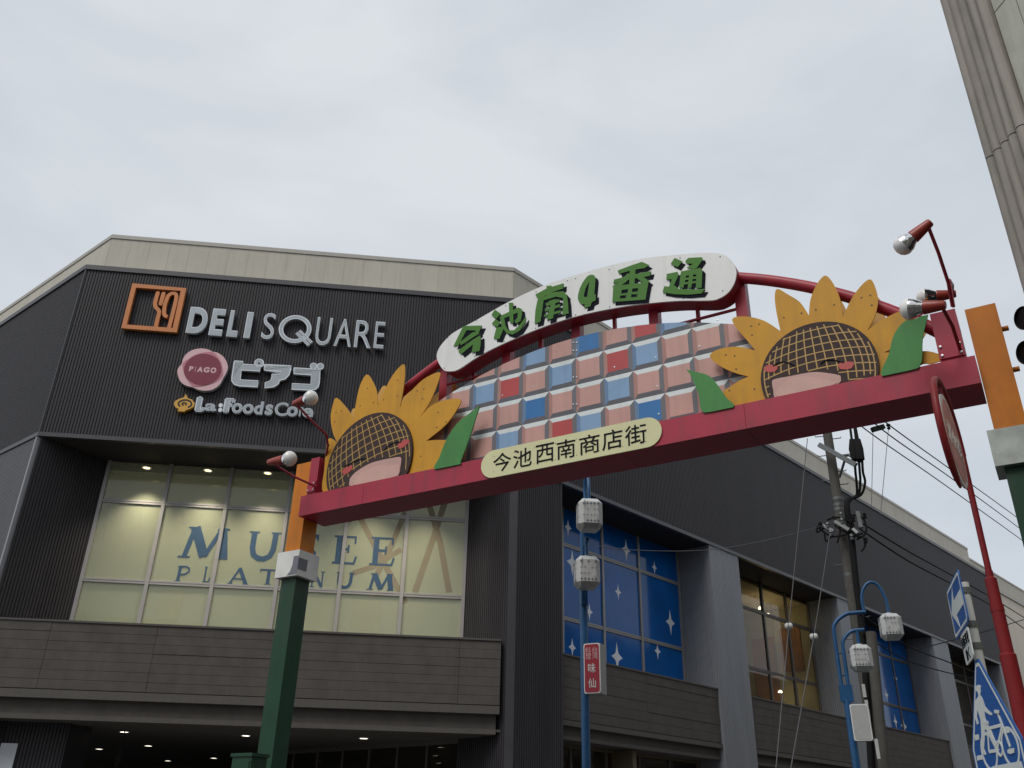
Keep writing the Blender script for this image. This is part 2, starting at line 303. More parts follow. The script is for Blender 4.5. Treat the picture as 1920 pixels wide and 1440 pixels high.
# ------------------------------------------------------------------ setting
def sheet(name, pts, z, m):
    mb = MB(); mb.add([(x, y, z) for x, y in pts], [tuple(range(len(pts)))]); o = mb.build(name, m); o['kind'] = 'structure'; return o
sheet('ground', [(-1200, -1200), (1200, -1200), (1200, 1200), (-1200, 1200)], -.13, M['paving'])
AC, AR, AL, AG = 84.1, 44.23, 129.2, 121.25
P0 = at_z(541, 1363, 3.9)
C = Fr(P0, AC); UL, UR = -7.79, 5.60
R = Fr(C.p(UR, 0), AR); L = Fr(C.p(UL, 0), AL)
# the street in front of the shop and the street it meets, with a raised pavement round the shop
mb = MB(); mb.add([(x, y, -.126) for x, y in [(-60, -60), (60, -60), (60, 60), (-60, 60)]], [(0, 1, 2, 3)]); mb.build('road', M['asphalt'])['kind'] = 'structure'
pv = [L.xy(-40), L.xy(0), R.xy(0), R.xy(46)]
mb = MB(); mb.band(pv, -.12, 0, -14, 3.2); mb.build('pavement', M['paving'])['kind'] = 'structure'
mb = MB(); mb.band(pv, -.12, .004, 3.2, 3.36); mb.build('kerb', M['flute'])['kind'] = 'structure'
mb = MB()
for i in range(14):
    q = R.p(4+i*3, 0, 6.2); mb.box(Vector((q.x, q.y, -.120)), R.u*.9, R.n*.075, Vector((0, 0, .002)))
mb.build('road_marking', M['white'])['kind'] = 'structure'

# ------------------------------------------------------------------ the shop building
B = thing('shop_building', 'large dark ribbed metal shop building with cut-off corner, cream parapet and tall upper windows', 'building', (0, 25, 0))
outer = [L.xy(-16), L.xy(0), R.xy(0), R.xy(43.55)]
ZB, ZT = 11.20, 16.90
for nm, p0, p1 in (('corrugated_wall', L.xy(-16), L.xy(0)), ('corrugated_wall', C.xy(UL), C.xy(UR)), ('corrugated_wall', R.xy(0), R.xy(43.55))):
    mb = MB(); mb.corr(p0, p1, ZB+.12, ZT-.16); mb.build(nm, M['clad'], B)
mb = MB(); mb.corr(R.xy(43.55), R.xy(43.55, -12), 0, ZT); mb.build('corrugated_wall', M['clad'], B)
mb = MB(); mb.band(outer, ZB, ZB+.12, -.10, .035); mb.build('lower_edge_trim', M['trim'], B)
mb = MB(); mb.band(outer, ZT-.16, ZT, -.10, .045); mb.build('upper_edge_trim', M['trim'], B)
mb = MB(); mb.tube([C.p(UL, ZB+.1, .0), C.p(UL, ZT-.1, .0)], .028, 8); mb.build('corner_trim', M['trim'], B)
mb = MB(); mb.band(outer, ZT-.12, ZT-.05, -14, -.05); mb.build('roof', M['cap'], B)
po = [L.xy(-16), L.xy(0), R.xy(0), R.xy(41.95)]
mb = MB(); mb.band(po, ZT-.05, 18.36, -.9, -.6); mb.build('parapet', M['parapet'], B)
def off_line(pts, d):
    R_ = []
    for i in range(len(pts)):
        ns = []
        for j in ((i-1, i), (i, i+1)):
            if j[0] < 0 or j[1] >= len(pts): continue
            t_ = Vector((pts[j[1]][0]-pts[j[0]][0], pts[j[1]][1]-pts[j[0]][1])).normalized(); ns.append(Vector((t_.y, -t_.x)))
        q_ = ns[0] if len(ns) == 1 else (ns[0]+ns[1])/(1+ns[0].dot(ns[1])); R_.append(Vector((pts[i][0]+q_.x*d, pts[i][1]+q_.y*d, 0)))
    return R_
pl_ = off_line(po, -.6); par_o = bpy.data.objects['parapet']
for i in range(3):
    a_, b_ = pl_[i], pl_[i+1]; ln_ = (b_-a_).length; f_ = Fr(a_, math.degrees(math.atan2((b_-a_).x, (b_-a_).y))); n_ = round(ln_/.62)
    for k in range(n_): mb = MB(); mb.fbox(f_, ln_*k/n_+.0025, ln_*(k+1)/n_-.0025, ZT-.05, 18.355, .002, .010+random.uniform(-.001, .001)); mb.build('panel', M['parapet'], par_o)
mb = MB(); mb.band(po, 18.36, 18.50, -.95, -.56); mb.build('parapet_cap', M['cap'], B)
mb = MB(); mb.fbox(R, 41.95, 60, ZT-.05, 17.75, -.9, -.6); mb.build('parapet', M['parapet'], B)
mb = MB(); mb.fbox(R, 41.95, 60, 17.75, 17.86, -.95, -.56); mb.build('parapet_cap', M['cap'], B)
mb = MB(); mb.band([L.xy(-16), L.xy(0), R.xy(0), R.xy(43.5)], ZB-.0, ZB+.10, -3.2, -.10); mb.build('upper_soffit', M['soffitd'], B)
# corner recess: splayed ribbed reveals either side of the big window
WC = -1.6
wl = C.hit(208, 861, WC)[0]; wr = C.hit(871, 1060, WC)[0]
EU = C.hit(952, 1100)[0]
for a, b in (((UL+.10, -.02), (wl-.04, WC)), ((wr+.04, WC), (EU, -.02))):
    mb = MB(); mb.corr(C.xy(*a), C.xy(*b), 0, ZB); mb.build('ribbed_reveal', M['clad'], B)
mb = MB(); mb.fbox(C, EU, UR, 0, ZB-.002, -.15, 0); mb.build('corner_post', M['trim'], B)
mb = MB(); mb.fbox(L, -.10, .0, 0, ZB, -.10, .02); mb.build('corner_post', M['trim2'], B)
mb = MB(); mb.corr(L.xy(-2.25), L.xy(-.10), 0, ZB); mb.fbox(L, -2.33, -2.25, 0, ZB, -1.2, .01); mb.build('pillar', M['clad3'], B)
mb = MB(); mb.fbox(L, -16, -2.3, 0, ZB, -1.5, -1.4); mb.build('back_wall', M['clad'], B)
# big corner window: 6 columns x 3 rows
zt_w = ZB; zb_w = 5.9
zr1 = C.hit(190, 938, WC)[1]; zr2 = C.hit(154, 1086, WC)[1]
cols = [wl+(wr-wl)*k/6 for k in range(7)]; rows = [zb_w, zr2, zr1, zt_w-.02]
wf = MB()
for k, u in enumerate(cols): wf.fbox(C, u-.05, u+.05, zb_w, zt_w, WC-.06, WC+.05)
for z in rows[1:3]:
    for i in range(6):
        wf.fbox(C, cols[i]+.05, cols[i+1]-.05, z-.055, z-.008, WC-.05, WC+.035); wf.fbox(C, cols[i]+.05, cols[i+1]-.05, z+.008, z+.055, WC-.05, WC+.035)
        wf.fbox(C, cols[i]+.05, cols[i+1]-.05, z-.008, z+.008, WC-.05, WC+.015)
win = wf.build('window', M['alum'], B)
for j in range(3):
    for i in range(6):
        mb = MB(); z0 = rows[j]+(.055 if j else 0); z1 = rows[j+1]-(.055 if j < 2 else 0)
        mb.fbox(C, cols[i]+.05, cols[i+1]-.05, z0, z1, WC-.012, WC-.002); mb.build('pane', M['pane'], win)
# the lit room behind it
RD = -4.2
mb = MB(); mb.fbox(C, wl-.6, wr+.8, zb_w-.3, 10.75, RD-.2, RD); mb.build('room_back_wall', M['inwall'], B)
mb = MB(); mb.fbox(C, wl-.6, wr+.8, ZB-.35, ZB-.25, RD-.2, WC-.1); mb.build('room_ceiling', M['inceil'], B)
mb = MB(); mb.fbox(C, wl-.6, wr+.8, 10.70, ZB-.35, RD+.0, RD+.25); mb.build('room_beam', M['inwall'], B)
mb = MB(); mb.fbox(C, wl-.7, wl-.6, zb_w-.3, ZB-.3, RD-.2, WC-.1); mb.fbox(C, wr+.8, wr+.9, zb_w-.3, ZB-.3, RD-.2, WC-.1); mb.build('room_side_wall', M['inwall'], B)
mb = MB(); mb.fbox(C, wl-.6, wr+.8, zb_w-.4, zb_w-.3, RD-.2, WC-.1); mb.build('room_floor', M['brownwall'], B)
for x0, y0, x1, y1, dm in ((175, 1085, 245, 985, 'inyel'), (290, 1120, 350, 1130, 'inyel'), (405, 1075, 470, 1010, 'inyel'), (290, 1160, 345, 1105, 'inyel'), (215, 985, 270, 945, 'brownwall'), (340, 985, 420, 950, 'inbrown'), (560, 1180, 620, 1120, 'inyel'), (655, 1180, 715, 1125, 'inyel')):
    a = C.hit(x0, y0, RD+.06); b = C.hit(x1, y1, RD+.06)
    if b[1]-a[1] > .1: mb = MB(); mb.fbox(C, a[0], b[0], a[1], b[1], RD+.002, RD+.05); mb.build('wall_board', M[dm], B)
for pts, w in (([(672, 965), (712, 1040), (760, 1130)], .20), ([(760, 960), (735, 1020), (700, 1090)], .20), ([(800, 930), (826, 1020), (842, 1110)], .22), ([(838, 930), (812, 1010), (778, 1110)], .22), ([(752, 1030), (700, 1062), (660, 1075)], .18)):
    mb = MB(); stroke(mb, C, [C.hit(x, y, WC+.001) for x, y in pts], w*.8, WC-.0018, WC+.0002*(1+len(B.children) % 7)-.001); mb.build('crossed_reflection', M['inbrown'], B)  # brown strips on the glass imitate reflections of buildings opposite
for i, (x, y) in enumerate(((275, 877), (390, 882), (502, 887), (700, 893), (800, 898))):
    q = at_z(x, y, ZB-.352)
    t = thing('ceiling_light', ['lit round downlight behind the leftmost top pane of the corner window', 'lit round downlight behind the second top pane of the corner window', 'lit round downlight behind the third top pane of the corner window', 'round downlight in the corner window room, behind the gate beam and left sunflower', 'round downlight at the right end of the corner window room'][i], 'ceiling light', q, 'downlights inside the corner window')
    mb = MB(); mb.lathe(q, (0, 0, -1), [(.0, .004), (.095, .004)], 20); mb.build('lens', M['lamp'], t)
    mb = MB(); mb.lathe(q, (0, 0, -1), [(.105, 0), (.105, .014), (.135, .012), (.135, 0)], 20); mb.build('trim_ring', M['white'], t)
    ld = bpy.data.lights.new('downlight', 'SPOT'); ld.energy = 450; ld.color = (1, .90, .70); ld.shadow_soft_size = .1; ld.spot_size = math.radians(98); ld.spot_blend = 1.0
    lo = bpy.data.objects.new('downlight_glow', ld); COL.objects.link(lo); lo.parent = t; lo.location = (0, 0, -.03)
# lettering stuck behind the glass
def fit(fr, bl, tr, c): a = fr.hit(*bl, c); b = fr.hit(*tr, c); return a[0], b[0], a[1], b[1]
SER = {   # serif capitals as strokes: (points, width) in a unit box, plus bowls
 'M': [([(.12, 0), (.25, 1)], .10), ([(.25, 1), (.52, .05)], .19), ([(.52, .05), (.80, 1)], .09), ([(.80, 1), (.90, 0)], .19), ([(0, .02), (.24, .02)], .05), ([(.76, .02), (1, .02)], .05), ([(.12, .98), (.30, .98)], .05), ([(.76, .98), (.95, .98)], .05)],
 'U': [([(.16, 1), (.16, .42), (.22, .18), (.38, .06), (.55, .05), (.72, .16), (.80, .40), (.82, 1)], .17), ([(0, .975), (.32, .975)], .05), ([(.68, .975), (1, .975)], .05)],
 'S': [([(.90, .93), (.62, .95), (.30, .90), (.22, .74), (.36, .60), (.66, .48), (.82, .32), (.72, .12), (.42, .04), (.10, .09)], .16), ([(.90, 1), (.90, .78)], .05), ([(.10, 0), (.10, .24)], .05)],
 'E': [([(.22, 0), (.22, 1)], .22), ([(.0, .03), (.92, .03)], .07), ([(.0, .97), (.88, .97)], .07), ([(.2, .53), (.62, .53)], .08), ([(.88, 1), (.88, .74)], .06), ([(.97, .28), (.88, .0)], .07), ([(.62, .68), (.62, .40)], .06)],
 'P': [([(.20, 0), (.24, 1)], .20), ([(.24, .96), (.62, .97), (.84, .86), (.86, .66), (.66, .48), (.30, .42)], .12), ([(0, .02), (.42, .02)], .05), ([(.05, .98), (.3, .98)], .05)],
 'L': [([(.25, 0), (.25, 1)], .22), ([(.0, .03), (.9, .03)], .07), ([(.05, .97), (.45, .97)], .06), ([(.97, .28), (.88, 0)], .07)],
 'A': [([(.10, 0), (.50, 1)], .09), ([(.48, 1), (.88, 0)], .18), ([(.22, .32), (.72, .32)], .08), ([(0, .02), (.25, .02)], .05), ([(.72, .02), (1, .02)], .05)],
 'T': [([(.5, 0), (.5, .97)], .18), ([(.02, .95), (.98, .95)], .10), ([(.02, 1), (.02, .76)], .05), ([(.98, 1), (.98, .76)], .05), ([(.32, .02), (.68, .02)], .05)],
 'I': [([(.5, 0), (.5, 1)], .5), ([(0, .02), (1, .02)], .05), ([(0, .98), (1, .98)], .05)],
 'N': [([(.14, 0), (.18, 1)], .09), ([(.18, 1), (.82, .03)], .19), ([(.84, 0), (.84, 1)], .09), ([(0, .02), (.32, .02)], .05), ([(.7, .98), (1, .98)], .05)],
}
SER['F'] = [s for i, s in enumerate(SER['E']) if i not in (1, 5)]+[([(0, .03), (.45, .03)], .07)]
def serif(mb, fr, ch, u0, u1, z0, z1, c0, c1, m=0):
    for i, (pts, w) in enumerate(SER[ch]):
        e = i*.0004; stroke(mb, fr, [(u0+a*(u1-u0), z0+b*(z1-z0)) for a, b in pts], w*(u1-u0) if abs(pts[0][1]-pts[-1][1]) > .3 or len(pts) > 2 else w*(z1-z0), c0, c1+e, m)
GC = WC+.003
for txt, label, boxes in (('MUSEE', 'tall blue serif capitals in an upper row on the corner window glass', [(333, 1044, 436, 992), (460, 1049, 529, 999), (548, 1051, 602, 1003), (622, 1056, 673, 1006), (692, 1059, 743, 1009)]),
                          ('PLATINUM', 'small blue serif capitals in the lower row on the corner window glass', [(327, 1089, 360, 1062), (379, 1091, 397, 1063), (426, 1094, 470, 1066), (484, 1095, 522, 1068), (546, 1097, 555, 1070), (580, 1100, 610, 1072), (628, 1102, 666, 1074), (687, 1105, 740, 1077)])):
    ls = []
    p = C.p(*C.hit(330, 1050, GC)[0:1], 6.3, GC)
    t = thing('window_lettering', label, 'lettering', (p.x, p.y, 6.4))
    for ch, (x0, y0, x1, y1) in zip(txt[:len(boxes)], boxes):
        mb = MB(); serif(mb, C, ch, *fit(C, (x0, y0), (x1, y1), GC), GC-.0035, GC); mb.build('letter', M['gblue'], t)

# grey plank fascia in front of the window, over the entrance
FB = .02
fz = lambda y, x=300: C.hit(x, y, FB)[1]
ztop = C.hit(540, 1181, FB)[1]; zb1 = C.hit(541, 1325, FB)[1]; ztr = C.hit(541, 1308, FB)[1]; zb2 = C.hit(541, 1363, FB)[1]
FL, FRT = -8.6, C.hit(940, 1197, FB)[0]
mb = MB(); mb.fbox(C, FL, FRT, ztop-.05, ztop, -1.55, FB+.03); mb.build('fascia_cap', M['plank2'], B)
mb = MB(); mb.fbox(C, FL, FRT-.01, zb1, ztop-.05, -1.55, -.02); mb.build('fascia_backing', M['plank2'], B)
nrow = 7; ph = (ztop-.05-ztr)/nrow
joints = [FL, C.hit(90, 1200, FB)[0], C.hit(290, 1210, FB)[0], C.hit(560, 1240, FB)[0], C.hit(862, 1220, FB)[0], FRT]
def plank_obj(fr, u0, u1, z0, z1, c0, c1, par, m):
    mb = MB(); mb.fbox(fr, u0, u1, z0, z1, c0, c1); return mb.build('plank', m, par)
fb = MB(); fb.fbox(C, FL, FRT, ztr-.005, ztr, -.02, -.01); FASC = fb.build('plank_fascia', M['plank2'], B)
for r_ in range(nrow):
    for a, b in zip(joints[:-1], joints[1:]):
        d = random.uniform(-.006, .006); plank_obj(C, a+.004, b-.004, ztr+r_*ph+.0035, ztr+(r_+1)*ph-.0035, -.02, FB+d, FASC, M['plank'])
mb = MB(); mb.fbox(C, FL, FRT-.004, zb1, ztr-.02, -.02, FB+.03); mb.build('fascia_trim', M['plank2'], B)
e2 = C.hit(929, 1379, -.12)[0]
mb = MB(); mb.fbox(C, FL, e2, zb2+.12, zb1, -1.5, -.14); mb.build('lower_fascia', M['plank'], B)
mb = MB(); mb.fbox(C, FL, e2, zb2, zb2+.12, -1.5, -.10); mb.build('fascia_trim', M['plank2'], B)
ZS = zb2+.06
q1 = at_z(541, 1407, ZS); q2 = at_z(925, 1381, ZS)
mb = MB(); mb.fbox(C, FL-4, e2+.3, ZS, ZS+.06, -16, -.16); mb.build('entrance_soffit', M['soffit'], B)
# entrance front: glass wall slanting back to the left, brown wall beyond
dq = (q1-q2); dq.z = 0; aq = math.degrees(math.atan2(dq.x, dq.y)); S = Fr(q2, aq+180)
ln = dq.length
mb = MB()
for k in range(0, 9): mb.fbox(S, -k*1.25-.03, -k*1.25+.03, 0, ZS, -.05, .04)
mb.fbox(S, -10, 0, ZS-.12, ZS-.001, -.05, .045); shopw = mb.build('entrance_window', M['alumd'], B)
for k in range(8):
    mb = MB(); mb.fbox(S, -(k+1)*1.25+.03, -k*1.25-.03, .1, ZS-.12, -.01, .0); mb.build('pane', M['paned'], shopw)
mb = MB(); mb.fbox(S, -14, 1, 0, ZS, -5.2, -5.0); mb.build('shop_back_wall', M['brownwall'], B)
mb = MB(); mb.fbox(C, -14, UR, 0, ZS, -16.2, -16); mb.build('shop_back_wall', M['brownwall'], B)
ul = C.hit(128, 1368, -.9)[0]
mb = MB(); mb.corr(C.xy(FL-4, -.9), C.xy(ul, -.9), 0, ZS-.002); mb.fbox(C, ul-.002, ul+.03, 0, ZS-.001, -2.6, -.89); mb.build('entrance_side_wall', M['clad'], B)
for k, x in enumerate((205, 325)):
    a = C.hit(x, 1430, -8.)[0]; mb = MB(); mb.fbox(C, a-.25, a+.25, 0, 3.2, -8.1, -8.0); mb.build('entrance_panel', M['dark'], B)
CL = ['round canopy light nearest the left end of the plank fascia underside', 'small round canopy light, middle one right of the hanging tag', 'small round canopy light, farthest left under the entrance canopy', 'faint round canopy light low at the picture bottom, left of the green post', 'round canopy light low at the bottom, closest left of the green cabinet', 'bright round canopy light just left of the green gate post', 'round canopy light right of the green gate post, under the plank fascia']
for i, (x, y) in enumerate(((233, 1372), (278, 1398), (186, 1404), (315, 1426), (401, 1421), (461, 1379), (682, 1384))):
    q = at_z(x, y, ZS-.002)
    t = thing('ceiling_light', CL[i], 'ceiling light', q, 'canopy lights over the entrance')
    mb = MB(); mb.lathe(q, (0, 0, -1), [(0, .004), (.115, .004)], 18); mb.build('lens', M['lampw'], t)
    mb = MB(); mb.lathe(q, (0, 0, -1), [(.115, 0), (.115, .014), (.145, .012), (.145, 0)], 18); mb.build('trim_ring', M['white'], t)
a = at_z(233, 1377, ZS-.1)
t = thing('hanging_tag', 'small dark tag hanging from the entrance canopy beneath a lit canopy light', 'tag', (a.x, a.y, 3.0))
F_ = Fr(a, AC); mb = MB(); mb.fbox(F_, -.012, .012, ZS-.45, ZS, -.01, .01); mb.build('rod', M['dark'], t)
mb = MB(); mb.prism(F_, [[(-.09, ZS-.45), (.07, ZS-.38), (.05, ZS-.75), (-.04, ZS-.95), (-.10, ZS-.85)]], -.012, .012); mb.build('tag_board', M['dark'], t)
a = C.hit(-12, 1440, -.86); b = C.hit(34, 1394, -.86)
mb = MB(); mb.fbox(C, a[0], b[0], a[1]-.6, b[1], -.875, -.855); tag(mb.build('wall_poster', M['poster']), 'pale blank poster on the dark wall at the bottom left corner', 'poster')

# right-hand street side: bays between grey ribbed pillars
RW = -1.4
pil = [(10.1, 12.05), (20.28, 22.30), (30.96, 33.1), (41.2, 43.5)]
mb = MB(); mb.corr(R.xy(0), R.xy(1.85), 0, ZB-.001); mb.fbox(R, 1.85, 1.93, 0, ZB, -1.5, .01); mb.build('ribbed_pillar', M['clad'], B)
for a, b in pil:
    mb = MB(); mb.corr(R.xy(a, RW), R.xy(a), 0, ZB); mb.corr(R.xy(a), R.xy(b), 0, ZB); mb.fbox(R, b, b+.05, 0, ZB, RW, -.004); mb.build('ribbed_pillar', M['clad2'], B)
bays = [(1.93, 10.1), (12.10, 20.28), (22.35, 30.96), (33.15, 41.2)]
zsR = R.hit(1200, 1257, -.10)[1]; zf1 = R.hit(1200, 1371, -.10)[1]; zf2 = R.hit(1200, 1405, -.20)[1]
tr1 = R.hit(1132, 1047, RW)[1]; tr2 = R.hit(1133, 1179, RW)[1]
m0 = [R.hit(x, y, RW)[0] for x, y in ((1053, 1010), (1132, 1047), (1201, 1080), (1267, 1100))]
print('bay mullions', m0, tr1, tr2, 'sills', zsR, zf1, zf2, 'fascia', ztop, ztr, zb1, zb2, 'rows', rows, 'win', cols[0], cols[-1])
def star_poly(u, z, r):
    P = []
    for k in range(4):
        t = math.pi/2*k
        for dt, rr in ((0, 1), (.20, .62), (math.pi/4, .37), (math.pi/2-.20, .62)):
            e = 1.0 if k % 2 or dt != 0 else 1.0
            P.append((u+math.cos(t+dt)*r*rr*.62, z+math.sin(t+dt)*r*rr))
    return P
sp = m0[2]-m0[1]
for bi, (a, b) in enumerate(bays):
    blue = bi in (0, 2)
    us = [a] if bi else []
    if bi == 0:
        us = [a, m0[0]]; x = m0[0]
        while x+sp < b-.5: x += sp; us.append(x)
        us.append(b-.02)
    else:
        n = 4; us = [a+(b-a)*k/n for k in range(n+1)]
    zz = [zsR-.5, tr2, tr1, ZB-.01]
    fm = M['alum'] if bi == 0 else M['alumd']
    wf = MB()
    for u in us: wf.fbox(R, u-.05, u+.05, zz[0], zz[3], RW-.06, RW+.05)
    for z in zz[1:3]:
        for i in range(len(us)-1):
            wf.fbox(R, us[i]+.05, us[i+1]-.05, z-.06, z-.008, RW-.05, RW+.035); wf.fbox(R, us[i]+.05, us[i+1]-.05, z+.008, z+.06, RW-.05, RW+.035); wf.fbox(R, us[i]+.05, us[i+1]-.05, z-.008, z+.008, RW-.05, RW+.02)
    w = wf.build('window', fm, B)
    for j in range(3):
        for i in range(len(us)-1):
            if us[i+1]-us[i] < .15: continue
            mb = MB(); mb.fbox(R, us[i]+.05, us[i+1]-.05, zz[j]+(.06 if j else 0), zz[j+1]-(.06 if j < 2 else 0), RW-.012, RW-.002); mb.build('pane', M['blue'] if blue else M['paned'], w)
    if bi == 0: st = [(1065, 989, .40), (1073, 1055, .62), (1105, 1147, .40), (1073, 1214, .40), (1159, 1110, .38), (1174, 1031, .56), (1227, 1064, .34), (1157, 1232, .66), (1233, 1221, .40), (1257, 1167, .62)]
    elif bi == 2: st = [(1701, 1178, .5), (1679, 1272, .5), (1662, 1303, .5), (1679, 1353, .5), (1693, 1361, .78), (1720, 1215, .5)]
    else: st = []
    for x, y, r in st:
        u, z = R.hit(x, y, RW)
        if min(abs(u-q) for q in us) < .05: u += .1
        mb = MB(); mb.prism(R, [star_poly(u, z, r*.72)], RW-.002, RW+.003); mb.build('star', M['star'], w)
    if not blue:      # a dim room with warm patches and a few lamps behind
        mb = MB(); mb.fbox(R, a, b, zz[0]-.2, ZB, RW-4.2, RW-4); mb.build('room_back_wall', M['brownwall'] if bi == 3 else M['inolive'], B)
        mb = MB(); mb.fbox(R, a, b, ZB-.12, ZB-.02, RW-4, RW-.1); mb.build('room_ceiling', M['inceil'], B)
        mb = MB(); mb.fbox(R, a, b, zz[0]-.3, zz[0]-.2, RW-4, RW-.1); mb.build('room_floor', M['brownwall'], B)
        mb = MB(); mb.fbox(R, b+.02, b+.12, zz[0]-.3, ZB-.02, RW-4, RW-.07); sw_ = mb.build('room_side_wall', M['inolive'] if bi == 1 else M['brownwall'], B)
        for k, (c0_, c1_, z0_, z1_) in enumerate(((-1.5, -.5, 8.3, 10.2), (-2.9, -1.8, 7.0, 9.9), (-3.8, -3.2, 6.6, 9.0))):
            mb = MB(); mb.fbox(R, b-.03, b+.019, z0_, z1_, RW+c0_, RW+c1_); mb.build('wall_board', M['warm'], sw_)
        for k in range(3):
            u0 = a+.6+k*2.5; mb = MB(); mb.fbox(R, u0, u0+1.5, 7.6, 9.8, RW-3.99, RW-3.9); mb.build('wall_board', M['warm'] if k % 2 == 0 else M['inyel'], B)
    # plank fascia of the bay
    fb = MB(); fb.fbox(R, a, b, zf1, zsR-.06, -1.35, -.16); fa = fb.build('plank_fascia', M['plank2'], B)
    nr = 6; hgt = (zsR-.05-zf1-.02)/nr; js = [a+.01, (a+b)/2, b-.01]
    for r_ in range(nr):
        for c0_, c1_ in zip(js[:-1], js[1:]):
            plank_obj(R, c0_+.004, c1_-.004, zf1+.02+r_*hgt+.0035, zf1+.02+(r_+1)*hgt-.0035, -.16, -.12+random.uniform(-.006, .006), fa, M['plank'])
    mb = MB(); mb.fbox(R, a, b, zsR-.05, zsR, -1.4, -.09); mb.build('fascia_cap', M['plank2'], B)
    mb = MB(); mb.fbox(R, a, b, zf1-.14, zf1, -1.35, -.09); mb.build('fascia_trim', M['plank2'], B)
    mb = MB(); mb.fbox(R, a, b, zf2+.1, zf1-.14, -1.35, -.24); mb.build('lower_fascia', M['plank'], B)
    mb = MB(); mb.fbox(R, a, b, zf2, zf2+.1, -1.35, -.20); mb.build('fascia_trim', M['plank2'], B)
    # street-level shop front
    sf = MB(); n = 5
    for k in range(n+1): u = a+(b-a)*k/n; sf.fbox(R, u-.04, u+.04, 0, zf2, -1.2, -1.1)
    sw = sf.build('shop_window', M['alumd'], B)
    for k in range(n): mb = MB(); mb.fbox(R, a+(b-a)*k/n+.04, a+(b-a)*(k+1)/n-.04, .3, zf2-.02, -1.16, -1.15); mb.build('pane', M['paned'], sw)
    mb = MB(); mb.fbox(R, a, b+.05, 0, zf2, -2.7, -2.6); mb.fbox(R, b-.02, b+.06, 0, zf2-.003, -2.6, -1.0); mb.fbox(R, a, b-.02, zf2-.08, zf2-.004, -2.6, -1.1); mb.build('display_wall', M['brownwall'], B)
    if bi == 0:
        for k in range(5): u = a+.3+k*.75; mb = MB(); mb.fbox(R, u, u+.5, 2.6, 3.5+.15*(k % 2), -2.55, -2.5); mb.build('display_board', M['warm'], B)
for i, (x, y) in enumerate(((1424, 1122), (1439, 1147), (1463, 1297))):  # the brownish bay
    c_ = (RW-.9, RW-1.3, RW-1.2)[i]; u, z = R.hit(x, y, c_); q = R.p(min(u, 19.6), min(z, 10.6), c_)
    t = thing('ceiling_light', ['small lit lamp high behind the brownish street-side window', 'tiny lit lamp lower right behind the brownish street-side window', 'round shaded lamp low behind the brownish street-side window'][i], 'ceiling light', q, 'lamps behind the brownish window')
    mb = MB(); mb.lathe(q, (0, 0, -1), [(0, -.07), (.05, -.06), (.10, 0), (.10, .03), (0, .03)], 14); mb.build('lens', M['lampw'], t)
    mb = MB(); mb.tube([q+Vector((0, 0, .06)), Vector((q.x, q.y, ZB-.12))], .008, 6); mb.build('rod', M['dark'], t)
    ld = bpy.data.lights.new('lamp', 'POINT'); ld.energy = 15; ld.color = (1, .8, .5); ld.shadow_soft_size = .1
    lo = bpy.data.objects.new('lamp_glow', ld); COL.objects.link(lo); lo.parent = t; lo.location = (0, 0, -.12)

# cream building farther along the street
cb = thing('cream_building', 'cream rendered building beyond the far end of the dark shop', 'building', R.p(50, 0, -.5))
mb = MB(); mb.fbox(R, 43.7, 75, 0, 16.5, -14, -.55); mb.build('wall', M['cream'], cb)
mb = MB(); mb.fbox(R, 43.65, 75, 16.5, 16.75, -14, -.45); mb.build('parapet', M['cap'], cb)
for k in range(5):
    mb = MB(); mb.fbox(R, 47+k*5, 49.2+k*5, 5, 7.2, -.60, -.53); wn = mb.build('window', M['alumd'], cb); mb = MB(); mb.fbox(R, 47.1+k*5, 49.1+k*5, 5.1, 7.1, -.53, -.52); mb.build('pane', M['paned'], wn)

# ------------------------------------------------------------------ raised signs on the corner wall
def sgn(name, label, cat, pts, c=.16):
    u, z = C.hit(*pts, c); return thing(name, label, cat, C.p(u, z, c))
SFc = .17
def Cp(pts, c=SFc): return [C.hit(x, y, c) for x, y in pts]
t = sgn('wall_emblem', 'orange square frame emblem holding fork and knife on dark wall', 'emblem', (228, 616))
K3 = lambda p: Cp(Z(210, 510, 7.111, p))
mb = MB(); mb.prism(C, [K3([(270, 150), (990, 215), (862, 805), (122, 748)]), K3([(318, 207), (915, 250), (808, 745), (195, 700)])], .05, SFc); mb.build('square_frame', M['orange'], t)
mb = MB()
fk = K3(smooth([(608, 275), (588, 340), (572, 415), (580, 460), (618, 505), (625, 540), (605, 620), (578, 738)], False))
wk = .115
stroke(mb, C, fk, wk, .05, SFc-.012); mb.prism(C, [circ(K3([(608, 275)])[0], wk/2, 14)], .05, SFc-.013)
tn = K3([(684, 282), (646, 420)]); stroke(mb, C, tn, wk, .05, SFc-.014); mb.prism(C, [circ(tn[0], wk/2, 14)], .05, SFc-.015); mb.prism(C, [circ(tn[1], wk/2, 14)], .05, SFc-.016)
mb.build('fork', M['orange'], t)
mb = MB(); kn = K3(smooth([(738, 592), (706, 578), (692, 540), (700, 450), (722, 375), (752, 310), (800, 282), (846, 288), (856, 330), (842, 410), (800, 580), (758, 742)], False)); stroke(mb, C, kn, wk*.95, .05, SFc-.010); mb.build('knife', M['orange'], t)

